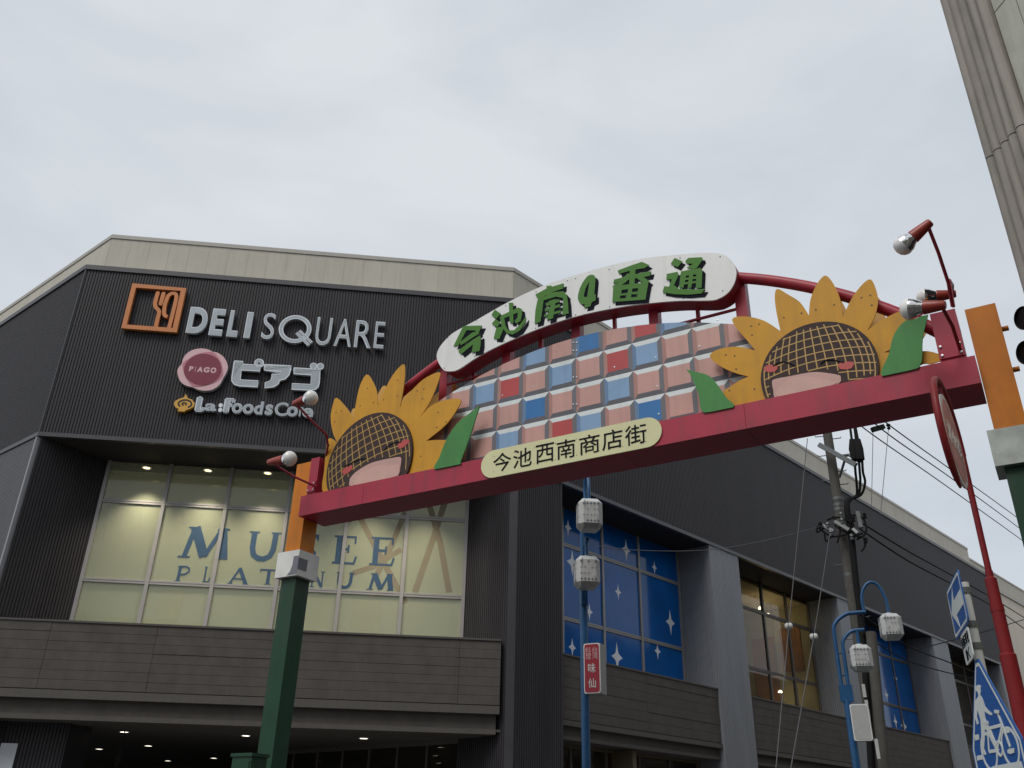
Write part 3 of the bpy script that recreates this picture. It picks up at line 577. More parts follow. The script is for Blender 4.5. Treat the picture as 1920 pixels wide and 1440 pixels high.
t = sgn('sign_lettering', 'long row of tall silver raised capital letters right of the orange emblem', 'lettering', (348, 624))
def rim_letter(ch, u0, u1, z0, z1, off, par, cf=SFc, c0=.06, k=.019):
    V, F, N = glyph(ch, off, .05, 0.); w = max(v[0] for v in V)-min(v[0] for v in V); h = max(v[1] for v in V)-min(v[1] for v in V)
    du, dz = k/w*(u1-u0), k/h*(z1-z0); mb = MB()
    put_glyph(mb, C, ch, u0, u1, z0, z1, c0, cf, off, 0., 1)
    put_glyph(mb, C, ch, u0+du, u1-du, z0+dz, z1-dz, cf+.0005, cf+.006, off-k, 0., 0)
    return mb.build('letter', [M['silver'], M['rim']], par)
def letter(ch, bl, tr, off, par, br=(), cf=SFc, c0=.06):
    u0, u1, z0, z1 = fit(C, bl, tr, cf)
    if br: u1 = C.hit(*br[0], cf)[0]
    return rim_letter(ch, u0, u1, z0, z1, off, par, cf, c0)
for ch, bl, tr, off, *br in (('D', (347.4, 623.6), (389.5, 577.5), .045, (388.5, 603)), ('E', (390.3, 627.8), (424.5, 580), .045), ('L', (423.8, 630.2), (452.5, 583), .045), ('I', (455.8, 633), (476, 585.5), .045),
                        ('S', (488.3, 634.5), (519, 588), .0), ('U', (589, 646), (624.5, 596.5), .0), ('A', (625, 648), (659, 599), .0, (657.5, 650)), ('R', (663, 650.5), (695.5, 602), .0, (695, 652)), ('E', (700, 652), (723, 604), .0)):
    letter(ch, bl, tr, off, t, br=br)
mb = MB(); K1 = lambda p: Cp(Z(0, 420, 3, p))
oc = K1([(1660, 590)])[0]; rx = abs(K1([(1752, 592)])[0][0]-K1([(1568, 588)])[0][0])/2; rz = abs(K1([(1668, 512)])[0][1]-K1([(1652, 668)])[0][1])/2
mb.prism(C, [circ(oc, rx, 40, rz), circ(oc, rx-.13, 40, rz-.13)], .06, SFc, 1); mb.prism(C, [circ(oc, rx-.03, 40, rz-.03), circ(oc, rx-.10, 40, rz-.10)], SFc+.0005, SFc+.003, 0)
for p in ([(1668, 612), (1738, 682)], [(1684, 600), (1754, 668)]): stroke(mb, C, K1(p), .085, .06, SFc+.004, 1); stroke(mb, C, K1(p), .05, SFc+.0042, SFc+.007, 0)
mb.build('letter', [M['silver'], M['rim']], t)

t = sgn('wall_badge', 'round pink and wine red blossom badge with small pale capitals on the dark wall', 'badge', (380, 735))
K4 = lambda p, c=SFc: Cp(Z(320, 640, 6.4, p), c)
mb = MB(); mb.prism(C, [K4(smooth([(80, 370), (92, 320), (132, 268), (150, 205), (200, 140), (280, 98), (370, 85), (450, 98), (505, 124), (575, 142), (645, 200), (685, 290), (672, 365), (630, 440), (585, 520), (500, 578), (400, 592), (320, 575), (262, 548), (180, 528), (110, 470)]))], .04, SFc, 0, 1); mb.build('badge_board', [M['pinkl'], M['rim']], t)
mb = MB(); mb.prism(C, [K4(smooth([(140, 300), (160, 245), (220, 208), (300, 160), (410, 130), (500, 128), (545, 160), (600, 240), (622, 330), (622, 405), (565, 468), (480, 510), (380, 535), (285, 540), (235, 505), (175, 420)]), .18)], SFc+.001, .18); mb.build('badge_layer', M['pinkm'], t)
mb = MB(); mb.prism(C, [K4(smooth([(158, 350), (178, 270), (250, 190), (340, 155), (430, 150), (530, 185), (590, 250), (608, 335), (585, 415), (520, 480), (420, 522), (330, 522), (240, 482), (180, 425)]), .187)], .181, .187); mb.build('badge_layer', M['wine'], t)
for ch, (x0, y0, x1, y1) in zip('PIAGO', ((216, 357, 278, 301), (288, 362, 306, 304), (314, 366, 382, 307), (396, 372, 466, 312), (478, 378, 548, 317))):
    a, b = K4([(x0, y0), (x1, y1)], .192); e_ = K4([(x0, (y0+y1)/2), (x1, y0 if ch == 'A' else (y0+y1)/2)], .192); a = (e_[0][0] if ch in 'GO' else a[0], a[1]); b = (e_[1][0] if ch in 'GOA' else b[0], b[1]); mb = MB(); put_glyph(mb, C, ch, a[0], b[0], a[1], b[1], .188, .192, .05); mb.build('letter', M['pinkt'], t)

t = sgn('sign_lettering', 'row of three thick silver raised katakana characters right of the pink badge', 'lettering', (437, 728))
def silver(loops, name, par, cf=SFc):
    mb = MB(); mb.prism(C, [K4(l, cf) for l in loops], .05, cf, 0, 1)
    o = mb.build(name, [M['silver'], M['rim']], par)
    return o
def rimline(loop, par, w=.03, cf=SFc):
    mb = MB(); P = K4(loop, cf); stroke(mb, C, P+[P[0]], w, cf, cf+.006); return mb.build('letter_rim', M['rim'], par)
for loops in ([[(765, 235), (868, 242), (866, 275), (1000, 284), (1078, 292), (1070, 358), (850, 345), (835, 462), (1050, 475), (1042, 548), (820, 535), (765, 518), (735, 478), (735, 430)]],
              [circ((1062, 262), 53, 24, 48), circ((1062, 263), 13, 12)],
              [[(1125, 278), (1445, 295), (1440, 340), (1418, 405), (1372, 452), (1310, 468), (1290, 510), (1240, 545), (1130, 560), (1135, 495), (1175, 485), (1205, 465), (1215, 430), (1215, 395), (1312, 395), (1330, 362), (1122, 345)]],
              [[(1480, 318), (1795, 338), (1785, 490), (1772, 545), (1740, 575), (1690, 588), (1452, 575), (1458, 508), (1680, 518), (1690, 405), (1478, 388)]],
              [circ((1715, 297), 38, 20, 34)], [circ((1796, 300), 37, 20, 34)]):
    o = silver(loops, 'letter', t); rimline(loops[0], o)
t = sgn('wall_emblem', 'small yellow onion shaped emblem with a spiral, below the pink badge', 'emblem', (345, 770))
mb = MB(); mb.prism(C, [K4([(180, 630), (195, 655), (202, 682), (255, 698), (288, 740), (275, 785), (230, 810), (180, 825), (165, 842), (80, 838), (88, 822), (104, 814), (60, 795), (38, 755), (50, 718), (100, 690), (160, 672), (170, 650)])], .05, SFc); mb.build('onion_shape', M['orange2'], t)
mb = MB()
for pts in (smooth([(112, 778), (92, 750), (108, 722), (160, 703), (222, 712), (248, 745), (236, 775), (205, 790)], False), smooth([(150, 768), (138, 748), (158, 735), (184, 745), (180, 765)], False)): stroke(mb, C, K4(pts, SFc+.006), .045, SFc, SFc+.006)
mb.build('spiral', M['dark'], t)
t = sgn('sign_lettering', 'row of small silver serif letters below the katakana, partly hidden by a red gate lamp', 'lettering', (370, 770))
def k4fit(x0, y0, x1, y1, ch='o'):
    ym = (y0+y1)/2; yl = y0 if ch in 'LFr' else ym+(y0-ym)*.4 if ch == 'd' else ym; yr = y0 if ch == 'L' else y1 if ch in 'Fdr' else ym
    p = K4([(x0, yl), (x1, yr), ((x0+x1)/2, y0), ((x0+x1)/2, y1)]); return p[0][0], p[1][0], p[2][1], p[3][1]
for ch, bx in (('L', (297, 832, 388, 672)), ('F', (635, 848, 772, 692))):
    mb = MB(); u0, u1, z0, z1 = k4fit(*bx, ch)
    for i, (pts, w) in enumerate(SER[ch]): stroke(mb, C, [(u0+a*(u1-u0), z0+b*(z1-z0)) for a, b in pts], (.17 if i == 0 else .09), .06, SFc-.004*i*.3, 1)
    for i, (pts, w) in enumerate(SER[ch]): stroke(mb, C, [(u0+a*(u1-u0), z0+b*(z1-z0)) for a, b in pts], (.11 if i == 0 else .045), SFc+.001, SFc+.005+.0004*i, 0)
    mb.build('letter', [M['silver'], M['rim']], t)
for ch, bx, off in (('a', (412, 838, 548, 745), .035), ('o', (735, 865, 862, 740), .035), ('o', (865, 872, 995, 750), .035), ('d', (1000, 878, 1122, 720), .035), ('s', (1135, 886, 1225, 756), .035), ('C', (1250, 896, 1405, 732), .02), ('o', (1395, 902, 1525, 780), .035), ('r', (1535, 902, 1600, 790), .035), ('e', (1580, 914, 1710, 800), .035)):
    u0, u1, z0, z1 = k4fit(*bx, ch); rim_letter(ch, u0, u1, z0, z1, off-.002, t, k=.02)
for bx in ((574, 792, 626, 742), (570, 848, 620, 796)):
    u0, u1, z0, z1 = k4fit(*bx); mb = MB(); mb.prism(C, [circ(((u0+u1)/2, (z0+z1)/2), (u1-u0)/2, 16, (z1-z0)/2)], .06, SFc); mb.build('letter', M['rim'], t)

# ------------------------------------------------------------------ the street gate
G = Fr(at_z(559, 968, 4.8), AG); GU = 7.05
A_ = thing('street_gate', 'red street gate with two sunflowers, checkered mosaic and curved white name board', 'gate', G.p(3.5, 0, -.2))
ZB0, ZB1, BD = 4.80, 5.04, .437
us = [0, .93, 2.6, 4.02, 5.20, GU]
for a, b in zip(us[:-1], us[1:]):
    mb = MB(); mb.fbox(G, a+.0015, b-.0015, ZB0, ZB1, -BD/2-.0, 0); mb.fbox(G, a+.0015, b-.0015, ZB0+.004, ZB1-.002, -BD, -BD/2-.004); mb.build('beam_section', M['red'], A_)
PW = .225
def post(u0, sgnm):
    u1 = u0+PW; c0, c1 = -.10-PW, -.10
    ztop_ = 5.51
    mb = MB(); mb.fbox(G, u0, u1, 4.16, ztop_, c0, c1); o = mb.build('upper_post', M['gorange'], A_)
    mb = MB(); mb.fbox(G, u0+.004, u1-.004, 0, 4.15, c0+.004, c1-.004); g = mb.build('lower_post', M['ggreen'], A_)
    return o, g, (u0+u1)/2, (c0+c1)/2
zbt = G.hit(545, 1033, -.05)[1]; zbb = G.hit(530, 1082, -.05)[1]
print('box z', zbt, zbb, 'post u', G.hit(565, 868, -.10), G.hit(1807, 578, -.10), G.hit(1866, 570, -.10), G.hit(1846, 811, -.04), G.hit(1861, 880, -.04))
for u0, side in ((-.005-PW, 0), (GU+.005, 1)):
    o, g, uc, cc = post(u0, side)
    mb = MB(); mb.fbox(G, uc-.165, uc+.165, zbb, zbt, cc-.165, cc+.165); bx = mb.build('joint_cover', M['steel'] if side else M['wmetal'], A_, 'dull steel joint cover' if side else 'white joint cover with grey tape')
    if not side:
        mb = MB(); F2 = Fr(G.p(uc+.165, 0, cc), AG-90)
        mb.prism(G, [[(uc+.02, zbb+.01), (uc+.165, zbb+.01), (uc+.165, zbb+.22), (uc+.09, zbb+.22), (uc+.085, zbb+.12), (uc+.06, zbb+.05)]], cc+.165, cc+.168)
        mb.fbox(G, uc+.165, uc+.168, zbb+.07, zbb+.20, cc+.02, cc+.165); mb.build('tape', M['tape'], bx)
    mb = MB()
    for zz_ in (5.32, 4.95):
        mb.tube([G.p(u0+(PW if side else 0), zz_, cc), G.p(u0+(PW+.05 if side else -.05), zz_, cc)], .022, 8)
    mb.build('post_stub', M['gorange'], A_)
# plates standing on the beam ends
for u0, u1 in ((.07, .20), (GU-.25, GU-.06)):
    mb = MB(); mb.fbox(G, u0, u1, ZB1, 5.50, -BD+.04, -.02); pl = mb.build('end_bracket', M['red'], A_)
    mb = MB(); mb.fbox(G, u0+.005, u1-.005, ZB1+.03, ZB1+.16, -.019, -.005); pp = mb.build('bolted_plate', M['red'], pl)
    mb = MB()
    for a in (u0+.025, u1-.025):
        for z in (ZB1+.055, ZB1+.135): mb.lathe(G.p(a, z, -.006), G.n, [(.011, 0), (.011, .010), (0, .012)], 8)
    mb.build('bolt', M['bolt'], pp)
# arched tube
ac = (3.52, 2.13); ar = 4.658
th0 = math.acos((6.93-3.52)/ar); th1 = math.pi-math.acos((3.52-.15)/ar)
mb = MB(); mb.tube([G.p(u, z, -.18) for u, z in arc(ac, ar, th0, th1, 60)], .055, 14); mb.build('arch_tube', M['redd'], A_)
# curved white name board with its red body
FN = -.04
sb = smooth(Z(800, 450, 3.097, [(60, 690), (66, 640), (100, 590), (160, 535), (280, 470), (470, 362), (670, 268), (860, 206), (1060, 149), (1240, 110), (1400, 90), (1560, 77), (1650, 75), (1725, 85), (1775, 125), (1797, 180), (1790, 240), (1755, 300), (1700, 338), (1640, 351), (1480, 352), (1300, 366), (1090, 395), (860, 445), (650, 515), (440, 604), (300, 676), (190, 748), (140, 762), (95, 752)]))
sbp = [G.hit(x, y, FN) for x, y in sb]
if area2(sbp) < 0: sbp = sbp[::-1]
cen = (sum(p[0] for p in sbp)/len(sbp), sum(p[1] for p in sbp)/len(sbp))
mb = MB(); mb.prism(G, [sbp], FN-.018, FN); nb = mb.build('name_board', M['white'], A_)
mb = MB(); mb.prism(G, [sbp], FN-.21, FN-.0185); mb.build('board_body', M['redd'], A_)
K5 = lambda p, c: [G.hit(x, y, c) for x, y in Z(840, 560, 6.857, p)]
K8 = lambda p, c: [G.hit(x, y, c) for x, y in Z(840, 470, 3.5556, p)]
K9 = lambda p, c: [G.hit(x, y, c) for x, y in Z(1070, 500, 10.571, p)]
LET = {
 'first': (K5, [[(195, 352), (262, 362), (132, 598), (68, 612)], [(197, 350), (436, 344), (404, 418), (372, 430), (345, 408), (235, 405)], [(318, 432), (392, 420), (400, 447), (165, 600), (150, 560)], [(330, 520), (412, 470), (420, 506), (165, 716), (128, 668)], [(330, 548), (418, 480), (420, 580), (404, 672), (303, 692)]]),
 'second': (K8, [[(312, 393), (352, 420), (322, 453), (289, 428)], [(318, 455), (350, 482), (326, 510), (291, 486)], [(322, 512), (376, 505), (342, 588), (304, 585)], [(405, 348), (432, 345), (436, 482), (412, 480)], [(345, 440), (370, 425), (383, 500), (402, 532), (440, 530), (482, 490), (518, 440), (515, 475), (480, 530), (430, 560), (388, 548), (358, 505)], [(362, 428), (470, 378), (490, 388), (494, 420), (484, 468), (452, 486), (444, 466), (462, 450), (466, 412), (375, 450)]]),
 'third': (K8, [[(582, 292), (660, 250), (770, 217), (768, 252), (690, 277), (602, 326)], [(656, 236), (690, 232), (692, 300), (660, 302)], [(596, 330), (640, 305), (628, 400), (616, 474), (577, 486), (582, 400)], [(600, 328), (700, 276), (770, 270), (795, 300), (780, 318), (720, 306), (640, 330)], [(758, 282), (792, 294), (800, 350), (804, 418), (762, 430), (768, 330)], [(650, 350), (740, 322), (745, 340), (655, 370)], [(645, 388), (746, 356), (748, 374), (648, 406)], [(640, 428), (750, 396), (752, 412), (640, 442)], [(690, 330), (720, 322), (700, 450), (660, 462)], [(668, 338), (692, 330), (708, 356), (690, 362)]]),
 'fourth': (K9, [[(420, 155), (465, 170), (488, 210), (490, 260), (480, 400), (465, 550), (497, 545), (495, 665), (415, 705), (390, 785), (265, 815), (280, 745), (215, 745), (170, 700), (142, 640), (145, 560), (180, 430), (230, 320), (310, 210), (360, 168)]]),
 'fifth': (K8, [[(1130, 132), (1220, 98), (1292, 74), (1342, 96), (1310, 116), (1230, 128), (1140, 154)], [(1108, 192), (1240, 158), (1354, 136), (1346, 168), (1230, 188), (1100, 218)], [(1212, 100), (1252, 94), (1242, 232), (1208, 236)], [(1198, 150), (1232, 166), (1180, 214), (1120, 252), (1094, 240), (1150, 200)], [(1236, 166), (1272, 152), (1346, 206), (1318, 228)], [(1102, 236), (1312, 212), (1336, 210), (1316, 326), (1095, 342)]]),
 'sixth': (K8, [[(1510, 48), (1562, 70), (1532, 110), (1484, 88)], [(1580, 70), (1602, 48), (1692, 43), (1698, 60), (1660, 112), (1638, 122), (1590, 112), (1636, 88), (1592, 84)], [(1552, 138), (1682, 114), (1696, 130), (1690, 246), (1652, 250), (1656, 158), (1588, 166), (1570, 246), (1540, 246)], [(1578, 182), (1662, 170), (1662, 186), (1576, 197)], [(1572, 212), (1662, 200), (1662, 215), (1570, 226)], [(1608, 150), (1636, 146), (1622, 246), (1598, 248)], [(1458, 155), (1530, 140), (1536, 165), (1506, 230), (1542, 256), (1640, 258), (1712, 254), (1690, 285), (1600, 293), (1500, 289), (1430, 276), (1442, 236), (1472, 240), (1492, 190), (1455, 192)]]),
}
HOLE = {'fourth': {0: [[(368, 295), (350, 450), (325, 600), (265, 600), (262, 560), (290, 440), (330, 360)]]}, 'fifth': {0: [], 5: [[(1158, 262), (1202, 256), (1196, 281), (1154, 286)], [(1228, 253), (1270, 249), (1264, 272), (1226, 276)], [(1148, 300), (1192, 295), (1186, 316), (1146, 319)], [(1222, 292), (1266, 288), (1260, 308), (1220, 312)]]}}
SHD = {'first': (48, 38), 'fourth': (62, 64)}
for k, (fn, polys) in LET.items():
    for pas in (0, 1):
        mb = MB(); dx, dy = ((0, 0) if pas else SHD.get(k, (21, 21)))
        for i, pl in enumerate(polys):
            cc = FN+(.012 if pas else .005)+i*.0005
            loops = [pl]+HOLE.get(k, {}).get(i, [])
            mb.prism(G, [fn([(x+dx, y+dy) for x, y in l], cc) for l in loops], FN+.0005 if not pas else FN+.0085, cc)
        mb.build('letter' if pas else 'letter_shadow', M['lgreen'] if pas else M['black'], nb)
mb = MB()
for x, y in ((1350, 481), (1355, 545), (1281, 559), (1142, 505), (1079, 522), (1064, 526), (1005, 547), (948, 573), (893, 600), (839, 633), (833, 690), (945, 640), (1004, 615), (1079, 590), (1143, 575), (1210, 565), (890, 668), (1275, 483)):
    a = G.hit(x, y, FN+.004); mb.lathe(G.p(a[0], a[1], FN), G.n, [(.007, 0), (.007, .003), (0, .004)], 8)
mb.build('screw', M['tape'], nb, kind='stuff')
# struts between beam and board
UC = -.25
for x, y, w in ((836, 715, .10), (953, 675, .10), (1083, 615, .10), (1228, 590, .10), (1391, 560, .11), (885, 780, .03), (1015, 615, .04), (1152, 590, .035), (1309, 590, .035)):
    u = G.hit(x, y, UC)[0]; zt_ = min(ac[1]+math.sqrt(max(0, ar*ar-(u-ac[0])**2)), 9)
    mb = MB(); mb.fbox(G, u-w/2, u+w/2, ZB1, zt_, UC-w/2, UC+w/2); mb.build('strut', M['redd'], A_)
u0, zr_ = G.hit(845, 722, UC); u1 = G.hit(1386, 577, UC)[0]
print('rod', zr_, G.hit(1386, 577, UC))
mb = MB(); mb.tube([G.p(u0-.05, zr_, UC+.03), G.p(u1, zr_, UC+.03)], .016, 8); mb.build('tie_rod', M['redd'], A_)
# checkered board with bevelled tiles
MC = -.14
top = [G.hit(x, y, MC) for x, y in Z(600, 440, 3, [(735, 890), (870, 815), (1000, 745), (1125, 690), (1280, 630), (1420, 582), (1600, 543), (1750, 517)])+Z(1080, 560, 5.647, [(270, 350), (540, 295), (850, 265), (1060, 255), (1300, 255), (1600, 265), (1680, 275)])]
xs_ = [p[0] for p in top]; ys_ = [p[1] for p in top]
import itertools
def fitc():       # least-squares circle through the measured rim
    best = None
    for uc in [3.2+.02*i for i in range(50)]:
        for rr in [2.2+.05*i for i in range(60)]:
            zc = sum(y-math.sqrt(max(.01, rr*rr-(x-uc)**2)) for x, y in top)/len(top)
            e = sum((math.hypot(x-uc, y-zc)-rr)**2 for x, y in top)
            if best is None or e < best[0]: best = (e, uc, zc, rr)
    return best
_e, uc_, zc_, rr_ = fitc(); print('mosaic rim', _e, uc_, zc_, rr_)
uL_, uR_ = uc_-2.28, uc_+2.28; zE = zc_+math.sqrt(max(.01, rr_*rr_-2.28**2))
rim_ = [(uL_, 5.03), (uR_, 5.03)]+arc((uc_, zc_), rr_, math.acos(2.28/rr_), math.pi-math.acos(2.28/rr_), 40)
mb = MB(); mb.prism(G, [rim_], MC-.030, MC-.012); mo = mb.build('mosaic_panel', M['t_grey'], A_)
u00, z00, P_ = 2.232, 6.015, .3135
TC = {0: dict(zip(range(-4, 12), 'pppppplpbprlppp')), 1: {}, 2: {}, 3: {}}
rowA = {0: 'p', 1: 'p', 2: 'l', 3: 'p', 4: 'b', 5: 'p', 6: 'r', 7: 'l', 8: 'p'}
rowB = {-1: 'p', 0: 'l', 1: 'r', 2: 'p', 3: 'l', 4: 'p', 5: 'r', 6: 'l', 7: 'p', 8: 'p'}
rowC = {0: 'p', 1: 'p', 2: 'b', 3: 'p', 4: 'p', 5: 'l', 6: 'p', 7: 'p', 8: 'p'}
rowD = {0: 'p', 1: 'l', 2: 'p', 3: 'r', 4: 'l', 5: 'p', 6: 'b', 7: 'p', 8: 'p'}
fm = {'p': ('t_pink', 't_pinkd'), 'l': ('t_lblue', 't_blued'), 'b': ('t_blue', 't_blued'), 'r': ('t_red', 't_pinkd')}
for j, row in ((-1, rowA), (0, rowB), (1, rowC), (2, rowD), (3, {})):
    zt_ = z00-j*P_; zb_ = zt_-P_
    for k in range(-4, 12):
        a, b = u00+k*P_, u00+(k+1)*P_; key = row.get(k, 'p'); f_, e_ = fm[key]
        eL, eR, eT, eB = .042, .046, .052, .050; ch = .006; CF_ = MC+.004
        I = [(a+eL, zb_+eB), (b-eR, zb_+eB), (b-eR, zt_-eT), (a+eL, zt_-eT)]; O = [(a, zb_), (b, zb_), (b, zt_), (a, zt_)]
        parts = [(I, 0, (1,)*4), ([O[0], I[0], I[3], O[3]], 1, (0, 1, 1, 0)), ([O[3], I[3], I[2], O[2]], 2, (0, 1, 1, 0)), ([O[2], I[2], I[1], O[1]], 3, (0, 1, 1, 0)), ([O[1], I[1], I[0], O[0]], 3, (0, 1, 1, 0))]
        def hgt_(p):  # bevel height
            d = min((p[0]-a)/eL, (b-p[0])/eR, (p[1]-zb_)/eB, (zt_-p[1])/eT); return MC-.002+.006*max(0, min(1, d))
        mb = MB()
        for poly, m_, _h in parts:
            q = poly if area2(poly) > 0 else poly[::-1]
            q = clip_convex(q, rim_)
            if len(q) >= 3: mb.add([G.p(x, z, hgt_((x, z))) for x, z in q], [tuple(range(len(q)))], m_)
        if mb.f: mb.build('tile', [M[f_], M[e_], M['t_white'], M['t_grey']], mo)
mb = MB()
for x, y in ((1234, 566), (1167, 557), (1311, 649), (1152, 688), (1229, 670), (1232, 724), (1235, 776), (1000, 724), (942, 741), (943, 694), (1075, 642), (1081, 642), (1075, 657), (1081, 657), (1075, 707), (1081, 707), (1075, 758), (1081, 758), (1345, 600), (877, 758)):
    a = G.hit(x, y, MC+.006); mb.lathe(G.p(a[0], a[1], MC+.003), G.n, [(.009, 0), (.009, .004), (0, .005)], 8)
mb.build('screw', M['bolt'], mo, kind='stuff')
# sunflowers
FC = -.045
KL = lambda p, c: [G.hit(x, y, c) for x, y in Z(540, 660, 4.235, p)]
KR = lambda p, c: [G.hit(x, y, c) for x, y in Z(1200, 380, 3.0, p)]
KH = lambda p, c: [G.hit(x, y, c) for x, y in Z(1400, 560, 6.857, p)]
KF = lambda p, c: [G.hit(x, y, c) for x, y in Z(590, 760, 8.727, p)]
D = lambda p: [p, p]
petL = [(285, 1125), (288, 930), (318, 694), *D((392, 720)), (356, 640), (338, 520), (355, 420), (382, 363), (440, 415), (490, 480), *D((523, 552)), (535, 430), (570, 270), (625, 178), (675, 240), (705, 320), *D((714, 432)), (750, 340), (830, 185), (915, 96), (928, 165), (918, 280), *D((888, 442)), (950, 345), (1070, 220), (1200, 160), (1195, 230), (1130, 390), *D((1048, 517)), (1130, 432), (1240, 382), (1368, 375), (1345, 450), (1250, 580), *D((1097, 706)), (1180, 698), (1290, 704), (1370, 745), (1290, 860), (1180, 930), (1100, 1010), (700, 1130), (500, 1150)]
petR = [(690, 1175), (560, 1180), (470, 1075), *D((500, 1040)), (560, 1000), *D((612, 978)), (520, 952), (430, 905), (393, 858), (450, 822), (550, 810), *D((650, 832)), (590, 760), (535, 695), (522, 650), (600, 640), (700, 665), *D((790, 722)), (768, 620), (758, 530), (772, 485), (830, 515), (900, 560), *D((950, 634)), (960, 540), (1000, 450), (1045, 410), (1090, 460), (1125, 540), *D((1141, 644)), (1190, 540), (1250, 460), (1298, 432), (1328, 490), (1338, 560), (1320, 640), *D((1278, 720)), (1350, 665), (1470, 608), (1590, 590), (1520, 720), (1470, 790), *D((1372, 842)), (1500, 845), (1620, 835), (1717, 872), (1640, 905), (1560, 920), (1300, 1100), (1000, 1140)]
def cut_low(P, zmin=ZB1-.02): return [(u, max(z, zmin)) for u, z in P]
def sunflower(label, pts, K, center, r, rz, leaves, KK, mouth, tongue, cheeks, lashes, ang):
    P = cut_low(K(smooth(pts), FC))
    mb = MB(); mb.prism(G, [P], FC-.012, FC); s_ = mb.build('sunflower', M['petal'], A_, label)
    mb = MB(); mb.prism(G, [P], -BD+.05, -BD+.062); mb.build('sunflower', M['petalb'], A_, label.replace('smiling', 'rear').replace('front', 'back'))
    # round seed face
    disc = cut_low([(center[0]+r*math.cos(t_), center[1]+rz*math.sin(t_)) for t_ in [2*math.pi*i/56 for i in range(56)]], ZB1-.0)
    Q = []
    for p in disc:
        if not Q or math.hypot(p[0]-Q[-1][0], p[1]-Q[-1][1]) > 1e-4: Q.append(p)
    mb = MB(); mb.prism(G, [Q], FC+.001, FC+.03); hd = mb.build('seed_face', M['seed'], s_)
    # net of yellow lines bulging like a globe
    mb = MB(); n = 0
    keep = mouth_pts = KK(mouth, FC+.03); mk = KK(smooth(mouth), FC+.03)
    gx = (min(p[0] for p in mk)-.03, max(p[0] for p in mk)+.03)
    def inside(p, poly):
        c_ = False
        for i in range(len(poly)):
            a, b = poly[i-1], poly[i]
            if (a[1] > p[1]) != (b[1] > p[1]) and p[0] < (b[0]-a[0])*(p[1]-a[1])/(b[1]-a[1])+a[0]: c_ = not c_
        return c_
    big = [(sum(q[0] for q in mk)/len(mk)+(p[0]-sum(q[0] for q in mk)/len(mk))*1.10, sum(q[1] for q in mk)/len(mk)+(p[1]-sum(q[1] for q in mk)/len(mk))*1.16) for p in mk]
    ca, sa = math.cos(ang), math.sin(ang)
    def put(lx, ly):
        return (center[0]+(lx*ca-ly*sa)*r, center[1]+(lx*sa+ly*ca)*rz)
    lines = []
    for i in range(-8, 9):
        a = i*.150; lines.append([(math.sin(a*1.10)*math.cos(.86*y)*1.02, y) for y in [-.98+.07*k for k in range(29)]])
    for j in range(-7, 9):
        y0 = j*.158; lines.append([(x, y0+.16*(1-x*x)*0+ (-.16*x*x)*(1 if True else 0)+.06) for x in [-1+.07*k for k in range(29)]])
    for ln_ in lines:
        seg = []
        for x, y in ln_+[(9, 9)]:
            p = put(x, y); ok = x*x+y*y < .93 and p[1] > ZB1 and not inside(p, big)
            if ok: seg.append(p)
            else:
                if len(seg) > 1: stroke(mb, G, seg, .0105, FC+.03, FC+.0312+.00003*n); n += 1
                seg = []
    mb.build('net_line', M['net'], hd)
    mb = MB(); mb.prism(G, [cut_low(mk, ZB1)], FC+.031, FC+.038); mb.build('mouth', M['lip'], hd)
    mb = MB(); mb.prism(G, [cut_low(KK(smooth(tongue), FC+.038), ZB1)], FC+.0385, FC+.041); mb.build('tongue', M['lip2'], hd)
    for c_ in cheeks: mb = MB(); mb.prism(G, [KK(c_, FC+.034)], FC+.0315, FC+.035); mb.build('cheek', M['cheek'], hd)
    for l_ in lashes: mb = MB(); stroke(mb, G, KK(smooth(l_, False), FC+.034), .010, FC+.0315, FC+.037); mb.build('eyelash', M['lash'], hd)
    for kk, lf in leaves:
        q = cut_low(kk(smooth(lf), FC+.06)); mb = MB(); mb.prism(G, [q], FC+.045, FC+.06); mb.build('leaf', M['leaf'], s_)
    return s_
leafL = [(KL, [(1165, 930), (1200, 840), (1260, 690), (1350, 560), (1450, 480), *D((1522, 425)), (1490, 520), (1440, 680), (1370, 870), (1360, 900)])]
leafR = [(KR, [(360, 1180), (330, 1080), (290, 980), *D((258, 938)), (330, 955), (390, 975), (440, 1030), (480, 1090), (525, 1150)]), (KR, [(1362, 975), (1400, 850), (1430, 740), (1500, 660), *D((1620, 630)), (1590, 760), (1565, 930)])]
sL = sunflower('smiling sunflower cut-out at the left end, front side', petL, KL, (.945, 5.29), .605, .60, leafL, KF,
    [(578, 1240), (600, 1180), (700, 1080), (900, 960), (1100, 900), (1250, 870), (1390, 848), (1422, 880), (1410, 1000), (1370, 1160), (1200, 1260), (900, 1300), (600, 1330)],
    [(640, 1300), (720, 1150), (900, 1030), (1050, 985), (1250, 985), (1365, 965), (1385, 1010), (1350, 1150), (1000, 1260)],
    [[(440, 1080), (500, 1020), (530, 1005), (545, 1022), (580, 985), (620, 985), (615, 1040), (560, 1100), (480, 1140)], [(1358, 660), (1372, 625), (1405, 612), (1430, 580), (1500, 552), (1550, 570), (1545, 605), (1500, 650), (1440, 695), (1380, 712)]],
    [[(470, 1010), (560, 960), (680, 905), (790, 870), (830, 880)], [(1130, 745), (1180, 690), (1240, 640), (1330, 605), (1420, 600)]], .30)
